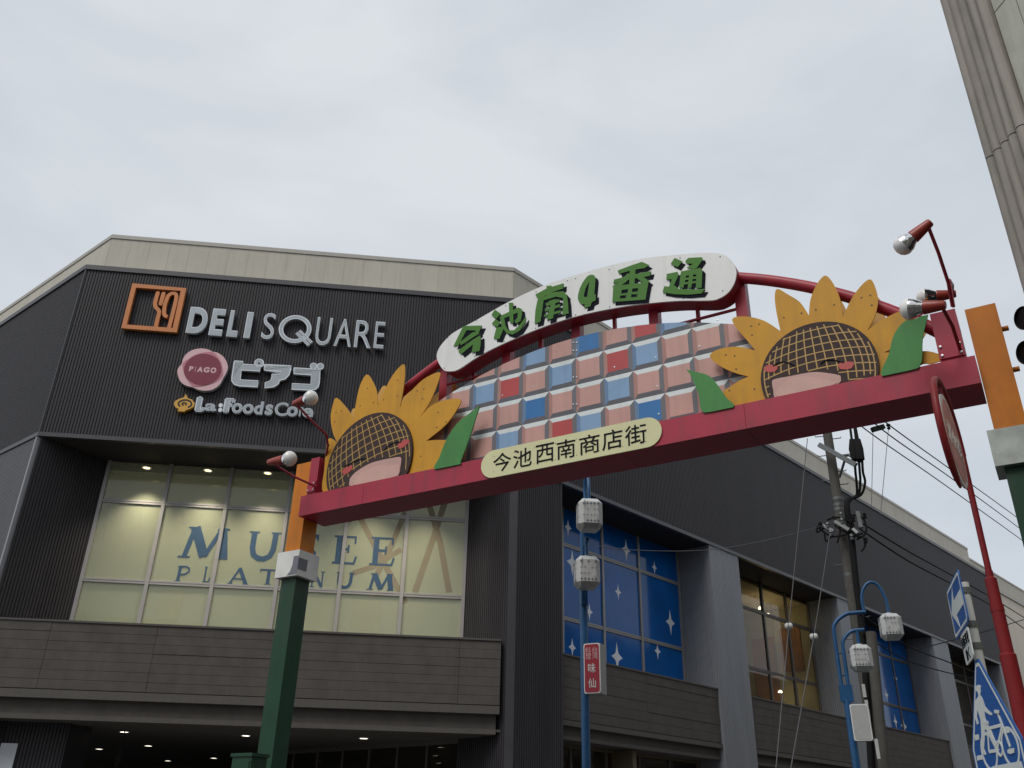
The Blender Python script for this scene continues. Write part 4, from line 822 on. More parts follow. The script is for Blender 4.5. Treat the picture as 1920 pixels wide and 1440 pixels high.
sR = sunflower('smiling sunflower cut-out at the right end, front side', petR, KR, (5.86, 5.20), .492, .48, leafR, KH,
    [(330, 1085), (360, 1040), (560, 1000), (800, 955), (950, 950), (1180, 985), (1212, 1020), (1195, 1085), (1000, 1160), (600, 1280), (380, 1290), (345, 1180)],
    [(380, 1240), (440, 1120), (560, 1030), (720, 1000), (900, 1020), (1080, 1055), (1160, 1080), (1000, 1150), (600, 1270)],
    [[(215, 900), (250, 860), (320, 848), (345, 865), (395, 862), (395, 905), (360, 940), (300, 948), (245, 935)], [(1172, 860), (1200, 825), (1250, 818), (1300, 808), (1370, 812), (1378, 850), (1350, 895), (1280, 912), (1200, 905)]],
    [[(340, 870), (400, 830), (500, 815), (580, 845), (625, 870)], [(950, 840), (1000, 800), (1100, 785), (1180, 805), (1250, 825)]], .02)
for s_, K_, pts in ((sL, KL, [(380, 478), (424, 467), (370, 552), (630, 287), (572, 428), (678, 400), (868, 222), (758, 378), (866, 348), (1025, 307), (1078, 293), (1068, 370), (1190, 478), (1180, 597), (1252, 552), (1052, 827), (327, 738)]), (sR, KR, [(626, 692), (668, 682), (630, 743), (808, 645), (908, 620), (988, 600), (1092, 573), (1245, 533), (1295, 520), (1303, 575), (482, 855), (532, 860), (540, 935), (502, 1055), (643, 1047)])):
    mb = MB()
    for u, z in K_(pts, FC+.003): mb.lathe(G.p(u, z, FC), G.n, [(.008, 0), (.008, .003), (0, .004)], 8)
    mb.build('screw', M['hole'], s_, kind='stuff')
# pale yellow plate on the beam
PC = .016
ol = [G.hit(x, y, PC) for x, y in Z(890, 760, 5.333, [(160, 455), (1720, 122), (150, 728), (1750, 415), (64, 600), (1870, 250)])]
zt_, zb_ = (ol[0][1]+ol[1][1])/2, (ol[2][1]+ol[3][1])/2; ul_, ur_ = ol[4][0], ol[5][0]; rh = (zt_-zb_)/2; zm = (zt_+zb_)/2
print('plate', ol)
stad = arc((ur_-rh, zm), rh, -math.pi/2, math.pi/2, 16)+arc((ul_+rh, zm), rh, math.pi/2, 3*math.pi/2, 16)
mb = MB(); mb.prism(G, [stad], .001, PC); np_ = mb.build('name_plate', M['yplate'], A_)
for ch, (x0, y0, x1, y1) in zip('今池西南商店街', ((185, 672, 362, 465), (385, 645, 568, 415), (610, 590, 792, 372), (820, 562, 1006, 328), (1045, 518, 1250, 283), (1273, 470, 1478, 235), (1502, 428, 1718, 185))):
    a = [G.hit(x, y, PC+.004) for x, y in Z(890, 760, 5.333, [((x0+x1)/2, y0), ((x0+x1)/2, y1), (x0, (y0+y1)/2), (x1, (y0+y1)/2)])]
    cz = (a[0][1]+a[1][1])/2; w2 = (a[3][0]-a[2][0])/2; cu = (a[2][0]+a[3][0])/2
    mb = MB(); put_glyph(mb, G, ch, cu-w2, cu+w2, zm-.098, zm+.098, PC+.0005, PC+.005, 0.); mb.build('letter', M['black'], np_)
mb = MB()
for x, y in ((195, 510), (188, 665), (395, 468), (598, 425), (595, 585), (808, 380), (808, 542), (1022, 338), (1022, 498), (1245, 455), (1478, 408), (1712, 362)):
    a = G.hit(890+x/5.333, 760+y/5.333, PC); mb.lathe(G.p(a[0], a[1], PC), G.n, [(.0045, 0), (.0045, .002), (0, .003)], 8)
mb.build('screw', M['hole'], np_, kind='stuff')

# spotlights bolted to the gate ends: arm, red cone, reflector bulb
def spot(label, tail, bulb, ct, cb_, arm, rb=.085):
    T = G.p(*G.hit(*tail, ct), ct); Bq = G.p(*G.hit(*bulb, cb_), cb_); ax = (Bq-T).normalized(); ln = (Bq-T).length
    t = thing('spotlight', label, 'spotlight', T, 'spotlights on the gate ends')
    mb = MB(); mb.lathe(T, ax, [(.0, -.012), (.030, -.012), (.036, 0), (.048, ln*.35), (.056, ln-rb*1.15), (.050, ln-rb*1.12), (0, ln-rb*1.1)], 20); mb.build('lamp_holder', M['lred'], t)
    mb = MB(); mb.lathe(T, ax, [(.046, ln-rb*1.3), (.052, ln-rb*1.05), (.066, ln-rb*.72), (.079, ln-rb*.42), (rb*1.0, ln-rb*.10), (rb*1.02, ln)], 24); mb.build('reflector', M['chrome'], t)
    mb = MB(); mb.lathe(T, ax, [(rb*1.02, ln), (rb*1.0, ln+rb*.18), (rb*.86, ln+rb*.5), (rb*.55, ln+rb*.78), (rb*.2, ln+rb*.88), (0, ln+rb*.89)], 24); mb.build('bulb', M['bulb'], t)
    P = [G.p(*G.hit(x, y, c), c) for x, y, c in arm]; P[0] = T-ax*.0+ax*.02
    mb = MB(); mb.tube(P, .014, 8); mb.build('arm', M['larm'], t)
spot('upper left spotlight on a bent arm, in front of the small silver serif letters', (552, 757), (583, 746), .42, .44, [(556, 762, .42), (585, 790, .30), (612, 815, .08), (615, 835, .0), (611, 858, -.06)])
spot('lower left spotlight on a straight arm beside the left orange post', (505, 867), (543, 860), .42, .44, [(510, 872, .42), (550, 893, .22), (592, 912, -.005)])
spot('topmost spotlight on a tall arm above the right end of the gate', (1743, 418), (1694, 460), .45, .42, [(1744, 422, .45), (1760, 475, .30), (1778, 530, .10), (1786, 575, -.03)], .082)
spot('nearest right spotlight on a short arm over the right sunflower leaf', (1770, 572), (1707, 580), .45, .42, [(1774, 578, .45), (1786, 612, .24), (1800, 655, -.005)], .086)
spot('farther right spotlight half hidden behind the nearest one', (1790, 551), (1735, 558), -.90, -.88, [(1790, 549, -.90), (1786, 535, -.72), (1780, 525, -.47), (1788, 575, -.42)], .086)

# ------------------------------------------------------------------ blue lamp posts with lanterns
def lantern(par, q, r=.178, h=.47, a=20):
    F_ = Fr(q, a); mb = MB(); b = bmesh.new()
    bmesh.ops.create_cube(b, size=1)
    for v in b.verts: v.co = Vector((v.co.x*2*r, v.co.y*2*r, v.co.z*h))
    bmesh.ops.bevel(b, geom=list(b.edges), offset=r*.38, segments=1, affect='EDGES')
    b.verts.index_update()
    mb.add([Vector((q.x, q.y, q.z-h/2))+F_.u*v.co.x+F_.n*v.co.y+Vector((0, 0, v.co.z)) for v in b.verts], [[v.index for v in f.verts] for f in b.faces]); b.free()
    mb.lathe((q.x, q.y, q.z-.01), (0, 0, 1), [(.06, 0), (.05, .03), (0, .032)], 12)
    lo = mb.build('lantern', M['lantern'], par)
    mb = MB()
    for s_ in range(4):
        f2 = Fr(Vector((q.x, q.y, 0))+az(a+90*s_+90)*r, a+90*s_)
        for row in range(4):
            for k in range(5):
                if random.random() < (.25 if row in (1, 2) else .1): continue
                uu = (k-2)*r*.30; zz_ = q.z-h/2+(row-1.5)*h*.19
                mb.prism(f2, [star_poly(uu, zz_, .21*r)], .0005, .0025, 1 if row in (1, 2) else 0)
        for uu, zz_ in ((-r*.5, q.z-h*.22), (r*.5, q.z-h*.78)): mb.fbox(f2, uu-.004, uu+.004, zz_-.05, zz_+.05, .0005, .002)
    st = mb.build('lantern_print', [M['lstar'], M['lpale']], lo); st['kind'] = 'stuff'
    return lo
def curve3(P, n=6):
    P = [Vector(p) for p in P]; R_ = []
    for i in range(len(P)-1):
        p0, p1, p2, p3 = P[max(i-1, 0)], P[i], P[i+1], P[min(i+2, len(P)-1)]
        for j in range(n):
            t = j/n; R_.append(.5*(2*p1+(p2-p0)*t+(2*p0-5*p1+4*p2-p3)*t*t+(3*p1-p0-3*p2+p3)*t**3))
    return R_+[P[-1]]
def lamp_post(label, base, adir, z1, z2, reach1, reach2, zm, lr=.155, lh=.40):
    # two tubes rise from the mast; the taller ends in a hook that carries the upper lantern
    t = thing('lamp_post', label, 'street lamp', Vector((base.x, base.y, 0)), 'blue lamp posts with lanterns')
    d = az(adir); e = az(adir+90); up = Vector((0, 0, 1)); b0 = Vector((base.x, base.y, 0))
    mb = MB(); mb.lathe(b0, up, [(.10, 0), (.10, .25), (.055, .3), (.052, zm-.1)], 16); mb.box(b0+up*(zm-.02), d*.085, e*.04, up*.11); mb.build('mast', M['pblue'], t)
    A = b0+d*.045; Bq = b0-d*.045
    mb = MB(); mb.tube(curve3([Bq+up*zm, Bq+up*(z1-.30), Bq+up*(z1-.12)+d*.03, Bq+up*z1+d*.18, b0+d*reach1*.6+up*(z1+.02), b0+d*reach1+up*(z1+.03)]), .028, 10); a1 = mb.build('arm', M['pblue'], t)
    h0 = b0+d*(reach1-.02)+up*(z1+.03); h1 = b0+d*(reach1+.30)+up*(z1-.02)
    hp = [h0+up*.0, h0+up*.22, h0+up*.36+d*.06, h0+up*.42+d*.15, h0+up*.36+d*.25, h1+up*.20, h1]
    mb = MB(); mb.tube(curve3(hp), .022, 10); mb.build('hook', M['pblue'], t)
    lantern(t, h1, lr, lh, a=adir)
    q2 = b0+d*reach2+up*(z2+.02)
    mb = MB(); mb.tube(curve3([A+up*zm, A+up*(z2-.28), A+up*(z2-.12)+d*.02, A+up*z2+d*.14, q2+d*.10]), .026, 10); mb.tube([q2, q2-up*.22], .024, 10); mb.build('arm', M['pblue'], t)
    lantern(t, q2-up*.22, lr, lh, a=adir)
    for k in (.22, .52):
        if zm+k < z2-.15: mb = MB(); mb.tube([A+up*(zm+k), Bq+up*(zm+k)], .012, 6); mb.build('rung', M['pblue'], t)
    return t
b1 = at_d(1097, 1300, 11.6)
zA = at_d(1110, 950, 11.25).z
print('lamp1', b1, zA, at_d(1104, 1048, 11.5).z)
lamp_post('blue lamp post with two frosted lanterns and a red sign, under the gate beam', b1, 176, zA+.02, at_d(1104, 1046, 11.3).z+.20, .28, .30, at_d(1100, 1110, 11.4).z)
b2 = at_d(1601, 1400, 13.6)
zB = at_d(1620, 1150, 13.6).z
print('lamp2', b2, zB, at_d(1625, 1182, 13.6).z, at_d(1585, 1300, 13.6).z)
lamp_post('blue lamp post with two frosted lanterns beside the concrete utility pole', b2, 104, zB, zB-.238, .42, .26, 3.47, .142, .345)
# lit shop sign boxes on the posts
def sign_box(label, pts, dist, a, w, d, face, name='hanging_sign'):
    (x0, y0), (x1, y1) = pts; q = at_d((x0+x1)/2, (y0+y1)/2, dist); f = Fr(q, a)
    z1 = f.hit((x0+x1)/2, y0)[1]; z0 = f.hit((x0+x1)/2, y1)[1]
    t = thing(name, label, 'sign', Vector((q.x, q.y, z0)))
    mb = MB(); mb.fbox(f, -w/2, w/2, z0, z1, -d, -.012); mb.build('sign_case', M['sbox'], t)
    mb = MB(); r_ = .03
    def rr(k): return arc((w/2-r_-k, z1-r_-k), r_, 0, math.pi/2, 5)+arc((-w/2+r_+k, z1-r_-k), r_, math.pi/2, math.pi, 5)+arc((-w/2+r_+k, z0+r_+k), r_, math.pi, 1.5*math.pi, 5)+arc((w/2-r_-k, z0+r_+k), r_, 1.5*math.pi, 2*math.pi, 5)
    mb.prism(f, [rr(0)], -.012, 0); fc = mb.build('sign_rim', M['white'], t)
    mb = MB(); mb.prism(f, [rr(.012)], .0005, .004); mb.build('sign_face', M[face], t)
    return t, f, z0, z1
t, f, z0, z1 = sign_box('red lit sign box with white characters on the blue lamp post', ((1109, 1206), (1111, 1300)), 11.35, 116, .215, .21, 'sred')
H_ = z1-z0
for ch, cu, cz, s_ in (('味', 0, .50, .055), ('仙', 0, .20, .055)):
    mb = MB(); put_glyph(mb, f, ch, cu-s_*.9, cu+s_*.9, z0+H_*cz-s_, z0+H_*cz+s_, .0042, .007, .004); mb.build('letter', M['twhite'], t)
for ch, cu, cz in (('台', .045, .86), ('湾', .045, .74), ('料', -.045, .86), ('理', -.045, .74)):
    mb = MB(); put_glyph(mb, f, ch, cu-.036, cu+.036, z0+H_*cz-.036, z0+H_*cz+.036, .0042, .007, .0); mb.build('letter', M['pinkl'], t)
mb = MB()
for k in (.2, .8): mb.fbox(f, -w_/2 if False else -.16, -.1075, z0+H_*k-.015, z0+H_*k+.015, -.13, -.09)
mb.build('bracket', M['pblue'], t)
sign_box('blank pale sign box on the farther blue lamp post', ((1612, 1320), (1617, 1389)), 13.45, 116, .235, .10, 'plainsign')

# ------------------------------------------------------------------ utility pole with its fittings
UPD = 19.5
ub = at_d(1600, 1130, UPD); ubx = Vector((ub.x, ub.y, 0)); zt_ = at_d(1550, 800, UPD).z
up = Vector((0, 0, 1)); rad = 8.3/1663*(ub-EYE).length
print('utility', ub, zt_, rad)
U = thing('utility_pole', 'grey concrete utility pole with crossarms and black cables behind the gate', 'utility pole', ubx)
def UP(x, y, dd=0.): q = at_d(x, y, UPD+dd); return q
mb = MB(); mb.lathe(ubx, up, [(rad*1.35, 0), (rad*.92, 12), (rad*.86, zt_+1.5), (0, zt_+1.5)], 20); mb.build('pole', M['conc'], U)
for y in (938, 950, 958, 990, 1082, 1104, 1182, 1270):
    z = UP(1580, y).z; mb = MB(); mb.lathe(ubx+up*z, up, [(rad*1.0, 0), (rad*1.12, 0), (rad*1.12, .07), (rad*1.0, .07)], 18); mb.build('pole_band', M['galv'], U)
for i, y in enumerate((816, 823, 853, 885, 900, 910, 1060, 1160, 1200, 1230)):
    z = UP(1560, y).z; s_ = -1 if i % 2 == 0 else 1; d = az(110)*s_; mb = MB(); mb.tube([ubx+up*z+d*rad*.8, ubx+up*z+d*(rad+.16), ubx+up*(z+.03)+d*(rad+.17)], .011, 6); mb.build('step_bolt', M['galv'], U)
def bar(pts, r, name, m, seg=6):
    mb = MB(); mb.tube(pts, r, seg); return mb.build(name, M[m], U)
xa, xb = UP(1536, 834, -.3), UP(1605, 872, -.5)
mb = MB(); c = (xa+xb)/2; ex = (xb-xa)/2; ey = ex.cross(up).normalized(); mb.box(c, ex, ey*.05, ex.cross(ey).normalized()*.05); mb.build('crossarm', M['galv'], U)
xa2, xb2 = UP(1578, 855, .1), UP(1612, 866, -.3)
bar([xa2, UP(1592, 853), xb2], .035, 'crossarm', 'galv'); bar([UP(1574, 895, -.1), UP(1583, 866, -.4)], .03, 'crossarm_brace', 'galv')
for x0, x1, xm, xe, ye in ((1594, 1602, 1604, 1606, 905), (1602, 1610, 1612, 1613, 903), (1604, 1616, 1618, 1622, 905)):
    mb = MB(); mb.tube(curve3([UP(x0, 800, -.3), UP((x0+x1)/2, 832, -.35), UP(x1, 860, -.4), UP(xm, 885, -.3), UP(xe, ye, -.2), UP((xe+1594)/2+6, 928, -.1), UP(1592, 936, -.15)]), [.03]*3*6+[.03]*18+[.03], 8) if False else mb.tube(curve3([UP(x0, 800, -.3), UP((x0+x1)/2, 832, -.35), UP(x1, 860, -.4), UP(xm, 885, -.3), UP(xe, ye, -.2), UP((xe+1594)/2+6, 928, -.1), UP(1592, 936, -.15)]), .028, 8); mb.build('cable_drop', M['rubber'], U)
    mb = MB(); mb.tube([UP((x0+x1)/2-1, 824, -.36), UP((x0+x1)/2+1, 842, -.38), UP(x1, 862, -.41)], [.05, .085, .06], 10); mb.build('cable_terminal', M['rubber'], U)
bar(curve3([UP(1592, 936, -.15), UP(1588, 950, -.25), UP(1597, 1010, -.22), UP(1605, 1090, -.2), UP(1613, 1150, -.2), UP(1622, 1250, -.2), UP(1634, 1440, -.2)]), .065, 'cable_riser', 'rubber', 8)
bar([UP(1633, 1185, -.25), UP(1660, 1470, -.25)], .10, 'conduit', 'conc', 10)
for a, b, rr_w in (((1540, 984), (1563, 996), .03), ((1565, 978), (1592, 994), .035), ((1599, 992), (1611, 1003), .03), ((1607, 960), (1614, 990), .04)):
    qa, qb = UP(*a, -.3), UP(*b, -.35); c = (qa+qb)/2; ex = (qb-qa)/2; ey = ex.cross(Vector((.2, 1, .1))).normalized(); mb = MB(); mb.box(c, ex, ey*rr_w, ex.cross(ey).normalized()*rr_w); mb.build('steel_bracket', M['galv'], U)
for x, y in ((1538, 984), (1552, 985), (1579, 977), (1577, 966), (1600, 973), (1621, 967), (1610, 1004), (1623, 1013), (1597, 1007), (1558, 1000)):
    q = UP(x, y, -.35); mb = MB(); mb.lathe(q, up, [(.0, -.07), (.03, -.06), (.04, -.02), (.025, 0), (.045, .02), (.03, .06), (0, .07)], 10); mb.build('insulator', M['rubber'] if x in (1538, 1600, 1610, 1623, 1621) else M['galv'], U)
for P in ([(1533, 986), (1532, 998), (1545, 990)], [(1546, 1000), (1549, 1015), (1562, 1002)], [(1618, 1004), (1622, 1022), (1615, 1034)], [(1588, 966), (1600, 985), (1598, 1006)], [(1565, 985), (1580, 995), (1600, 1003), (1618, 1000)], [(1535, 990), (1560, 1006), (1590, 1002), (1612, 1008)], [(1562, 968), (1575, 990), (1570, 1018)], [(1596, 965), (1618, 972), (1624, 998), (1606, 1012)], [(1550, 975), (1572, 970), (1596, 980)]):
    bar(curve3([UP(*p, -.3) for p in P]), .02, 'jumper_cable', 'rubber')
for x, y, h in ((1620, 1295, 9), (1625, 1322, 7), (1628, 1339, 6), (1645, 1404, 13)):
    q = UP(x, y, -.55); f_ = Fr(q, 104); hh = h/1663*20*1.1; mb = MB(); mb.fbox(f_, -.03, .03, q.z-hh, q.z+hh, -.005, .005); mb.build('marker_plate', M['porc'], U)
# overhead cables and guy wires
def cable(label, pts, r, name='overhead_cable', cat='cable', m='rubber'):
    P = curve3([at_d(x, y, d) for x, y, d in pts], 8); mb = MB(); mb.tube(P, r, 6); return tag(mb.build(name, M[m]), label, cat, 'overhead cables' if name == 'overhead_cable' else None)
cable('lowest of the three cables slanting down across the sky right of the utility pole', [(1560, 745, 20.6), (1620, 803, 22), (1760, 901, 30), (1904, 1004, 42), (1960, 1045, 48)], .016)
cable('middle one of the three cables slanting down across the sky right of the utility pole', [(1580, 735, 20.6), (1656, 807, 22), (1780, 894, 30), (1899, 981, 42), (1960, 1028, 48)], .016)
cable('topmost of the three cables slanting down across the sky right of the utility pole', [(1600, 738, 20.6), (1666, 796, 22), (1785, 882, 30), (1897, 963, 42), (1960, 1010, 48)], .016)
cable('upper of two cables sagging over the dark street side wall toward the red pole', [(1618, 982, 19.4), (1700, 1032, 22), (1780, 1076, 27), (1862, 1122, 34), (1920, 1158, 42)], .018)
cable('lower of two cables sagging over the dark street side wall toward the red pole', [(1614, 993, 19.4), (1700, 1050, 22), (1790, 1098, 27), (1866, 1140, 34), (1930, 1186, 42)], .018)
cable('cable crossing in front of the third grey pillar behind the arrow sign', [(1612, 1150, 19.2), (1700, 1210, 21), (1780, 1242, 24), (1850, 1270, 28)], .014)
cable('thin cable below it crossing the third grey pillar', [(1618, 1190, 19.2), (1700, 1238, 21), (1780, 1262, 24), (1840, 1275, 28)], .012)
cable('cable rising to the right behind the grey sign pole', [(1700, 1222, 24), (1780, 1202, 27), (1850, 1183, 31), (1925, 1160, 36)], .014)
for i, (A, Bl, Cc) in enumerate((((1514, 822), (1479, 1174), (1455, 1440)), ((1556, 1000), (1526, 1194), (1483, 1440)))):
    d0, d1, d2 = 19., 17.6, 16.4
    t = thing('guy_wire', ['left guy wire with a white guard ball, hanging before the brownish window', 'right guy wire with a white guard ball, nearer the concrete utility pole'][i], 'guy wire', at_d(*Bl, d1), 'guy wires with guard balls')
    mb = MB(); mb.tube([at_d(*A, d0), at_d(*Bl, d1)], .009, 6); mb.tube([at_d(*Bl, d1), at_d(*Cc, d2)], .011, 6); mb.build('wire', M['wire'], t)
    q = at_d(*Bl, d1); mb = MB()
    for s_ in (-1, 1): mb.lathe(q+az(115)*(.035*s_), az(115)*s_, [(.062, -.027), (.062, 0), (.045, .03), (0, .04)], 12)
    mb.build('guard_ball', M['porc'], t)
for i, (A, Bq) in enumerate((((1637, 806), (1634, 952)), ((1666, 803), (1651, 964)))):
    cable(['left of two thin stay wires hanging before the sky right of the utility pole', 'right of two thin stay wires hanging before the sky right of the utility pole'][i], [(*A, 23), (*Bq, 22)], .008, 'stay_wire', 'wire', 'wire')
qa, qb = at_d(1635, 806, 22.9), at_d(1657, 800, 23.1)
t = thing('cable_bracket', 'short black bracket bar hanging just under the beam on the cables', 'bracket', (qa+qb)/2); mb = MB(); c = (qa+qb)/2; ex = (qb-qa)/2; ey = ex.cross(up).normalized(); mb.box(c, ex, ey*.05, ex.cross(ey).normalized()*.06); mb.build('bar', M['rubber'], t)
mb = MB(); mb.lathe(at_d(1666, 800, 23), up, [(0, -.1), (.05, -.05), (.03, 0), (.06, .05), (0, .1)], 8); mb.build('insulator', M['rubber'], t)

# ------------------------------------------------------------------ fire hydrant sign: ring of bent pipe round a red disc
HD = 5.7
hc = at_d(1783.5, 819.7, HD); azv = math.degrees(math.atan2(hc.x, hc.y)); Hf = Fr(hc, azv+186.5)
print('hyd', hc, azv)
hr = .37
def HP(t_, r=hr, c=0): return Hf.p(math.cos(t_)*r, hc.z+math.sin(t_)*r, c)
hb = Vector((HP(math.pi*1.0).x, HP(math.pi).y, 0))
HY = thing('hydrant_sign', 'round red fire hydrant sign in a bent pipe ring on a stepped red pole', 'sign', hb)
s0 = 0.0
ring = [HP(t_) for t_ in [math.pi*(1.0-i/40*1.42) for i in range(41)]]
side = 1 if (HP(0)-EYE).dot(_r) < (HP(math.pi)-EYE).dot(_r) else -1
if side == -1: ring = [HP(math.pi*(i/40*1.42)) for i in range(41)]
pr = ring[0]
zlow = at_d(1858, 1062, HD).z
mb = MB(); mb.tube(ring, [.021]*36+[.020, .018, .016, .012, .008], 12); mb.tube([pr+up*.0, Vector((pr.x, pr.y, zlow))], .0185, 12); mb.build('pipe_ring', M['hred'], HY)
px_ = Vector((pr.x, pr.y, 0))
def hz(x, y): return at_d(x, y, math.hypot(pr.x, pr.y)).z
za, zb__, zc_2 = hz(1864, 1085), hz(1880, 1140), hz(1895, 1225)
mb = MB(); mb.lathe(px_, up, [(.0, za+.05), (.022, za+.05), (.022, za+.012), (.034, za), (.034, zb__+.02), (.038, zb__+.02), (.038, zb__-.02), (.036, zb__-.02), (.037, zc_2), (.045, zc_2-.008), (.047, 0)], 28, smooth=False); mb.build('pole', M['hred'], HY)
dc = at_d(1790, 826, HD-.0); du = (dc-hc).dot(Hf.u); dz = dc.z-hc.z
mb = MB(); mb.prism(Hf, [circ((du, hc.z+dz), .297, 44)], -.012, .0); db = mb.build('disc', M['hwhite'], HY)
mb = MB(); mb.prism(Hf, [circ((du, hc.z+dz), .263, 44)], .0005, .003); mb.prism(Hf, [circ((du, hc.z+dz), .263, 44)], -.015, -.0125); mb.build('disc_face', M['hface'], db)
f2 = Fr(hc, Hf.a+180)
for ch, k in (('消', -1), ('火', 0), ('栓', 1)):
    for ff, cu, c0, c1 in ((Hf, du, .0032, .005), (f2, -du, .0152, .017)):
        mb = MB(); put_glyph(mb, ff, ch, cu+k*.145-.064, cu+k*.145+.064, hc.z+dz-.07, hc.z+dz+.07, c0, c1, .03); mb.build('letter', M['hwhite'], db)
mb = MB()
for sg in (-1, 1):
    mb.tube([Hf.p(du, hc.z+dz+.29*sg, -.006), Hf.p(0, hc.z+hr*sg*.97, 0)] if sg > 0 else [Hf.p(du+.2, hc.z+dz-.15, -.006), HP(0 if side == -1 else math.pi, hr)-up*.1], .008, 6)
mb.build('clamp', M['hred'], HY, kind='stuff')

# ------------------------------------------------------------------ traffic sign pole
TD = 5.0
tp = at_d(1821, 1165, TD); tpx = Vector((tp.x, tp.y, 0)); tzt = at_d(1806, 1093, TD).z
print('tp', tp, tzt)
T_ = thing('traffic_sign_pole', 'grey pole with a blue arrow sign, a white plate and a pedestrian bicycle sign', 'traffic sign', tpx)
mb = MB(); mb.lathe(tpx, up, [(.023, 0), (.023, tzt-.05), (.026, tzt-.05), (.026, tzt), (0, tzt+.005)], 18); mb.build('pole', M['pole'], T_)
def rrect(w, h, r, k=0, u=0, z=0): return arc((u+w/2-r, z+h/2-r), r-k, 0, math.pi/2, 5)+arc((u-w/2+r, z+h/2-r), r-k, math.pi/2, math.pi, 5)+arc((u-w/2+r, z-h/2+r), r-k, math.pi, 1.5*math.pi, 5)+arc((u+w/2-r, z-h/2+r), r-k, 1.5*math.pi, 2*math.pi, 5)
OA = 198
O_ = Fr(tpx+az(OA+90)*.045, OA)
q4 = [O_.hit(*p) for p in ((1775, 1108), (1793.6, 1069), (1818.6, 1168), (1791, 1198))]
print('oneway', q4)
cu = sum(q[0] for q in q4)/4; cz = sum(q[1] for q in q4)/4; w_ = ((q4[1][0]-q4[0][0])+(q4[2][0]-q4[3][0]))/2; h_ = ((q4[0][1]-q4[3][1])+(q4[1][1]-q4[2][1]))/2
print('oneway wh', w_, h_)
mb = MB(); mb.prism(O_, [rrect(w_, h_, .025, 0, cu, cz)], -.006, 0); ow = mb.build('arrow_sign', M['tblue'], T_)
mb = MB(); mb.prism(O_, [rrect(w_-.02, h_-.02, .022, 0, cu, cz), rrect(w_-.045, h_-.045, .016, 0, cu, cz)], .0005, .0015); mb.build('sign_border', M['twhite'], ow)
aw, ah = w_*.42, h_*.40
mb = MB(); mb.prism(O_, [[(cu-aw, cz), (cu-aw*.10, cz+ah), (cu-aw*.26, cz+ah*.36), (cu+aw, cz+ah*.36), (cu+aw, cz-ah*.36), (cu-aw*.26, cz-ah*.36), (cu-aw*.10, cz-ah)]], .0005, .002); mb.build('arrow', M['twhite'], ow)
p4 = [O_.hit(*p) for p in ((1803, 1198), (1817, 1183), (1820, 1222), (1811, 1244))]
cu2 = sum(q[0] for q in p4)/4; cz2 = sum(q[1] for q in p4)/4; w2_ = abs((p4[1][0]-p4[0][0])+(p4[2][0]-p4[3][0]))/2; h2_ = abs((p4[0][1]-p4[3][1])+(p4[1][1]-p4[2][1]))/2
print('plate', cu2, cz2, w2_, h2_)
w2_ = .25; h2_ = .145
mb = MB(); mb.prism(O_, [rrect(w2_, h2_, .02, 0, cu2, cz2)], -.006, 0); pt = mb.build('plate_sign', M['twhite'], T_)
for row, txt in ((.04, '自転車を'), (-.045, '除く')):
    for k, ch in enumerate(txt):
        uu = cu2+(k-(len(txt)-1)/2)*.058; mb = MB(); put_glyph(mb, O_, ch, uu-.026, uu+.026, cz2+row*.8-.028, cz2+row*.8+.028, .0005, .002, .02); mb.build('letter', M['black'], pt)
for z in (at_d(1822, 1171, TD).z, at_d(1829, 1212, TD).z, cz+h_*.25): mb = MB(); mb.lathe(tpx+up*z, up, [(.023, -.015), (.029, -.015), (.029, .015), (.023, .015)], 16); mb.box(tpx+up*z+az(OA+90)*.036, az(OA)*.04, az(OA+90)*.006, up*.014); mb.build('clamp', M['galv'], T_)
PA = 184; Pf = Fr(tpx+az(PA+90)*.05, PA)
ap, lc, rc = [Pf.hit(*p) for p in ((1829.5, 1241), (1819.5, 1384), (1914.5, 1385))]
print('pent', PA, ap, lc, rc)
KP = lambda p, c=.003: [Pf.hit(x, y, c) for x, y in Z(1660, 1120, 4.5, p)]
pm = (lc[0]+rc[0])/2; pw = (rc[0]-lc[0])/2; zc5 = rc[1]; zb5 = zc5-.36
def pent(k):
    s5 = pw/(ap[1]-zc5)
    P = [(pm-pw+k, zb5+k), (pm+pw-k, zb5+k), (pm+pw-k, zc5-k*.3), (ap[0]+.03, ap[1]-k*1.25), (ap[0]-.005, ap[1]-k*1.25), (pm-pw+k, zc5-k*.3)]
    return P
mb = MB(); mb.prism(Pf, [pent(-.008)], -.006, 0); ps = mb.build('crossing_sign', M['tblue'], T_)
mb = MB(); mb.prism(Pf, [pent(.006), pent(.019)], .0005, .0015); mb.build('sign_border', M['twhite'], ps)
mb = MB()
for p in ([(778, 738), (800, 742), (803, 756), (800, 775), (803, 795), (798, 812), (800, 830), (815, 850), (838, 920), (870, 958), (900, 980), (898, 995), (875, 990), (835, 962), (838, 1010), (850, 1050), (890, 1120), (920, 1200), (940, 1255), (960, 1290), (930, 1285), (890, 1210), (850, 1120), (838, 1110), (836, 1200), (830, 1280), (848, 1325), (835, 1330), (810, 1300), (808, 1150), (800, 1030), (775, 950), (770, 1010), (784, 1065), (772, 1076), (755, 1020), (748, 950), (758, 870), (785, 830), (776, 800), (768, 790), (750, 785), (760, 750)],):
    mb.prism(Pf, [KP(p)], .0005, .002)
mb.build('walking_figure', M['twhite'], ps)
mb = MB()
for i, (c, rx) in enumerate((((872, 1302), 46), ((1050, 1262), 48))):
    a = KP([c, (c[0]+rx, c[1]), (c[0]-rx, c[1]), (c[0], c[1]-90), (c[0], c[1]+90)]); r_ = .085
    mb.prism(Pf, [circ(a[0], r_, 30), circ(a[0], r_-.014, 30)], .0005, .0022)
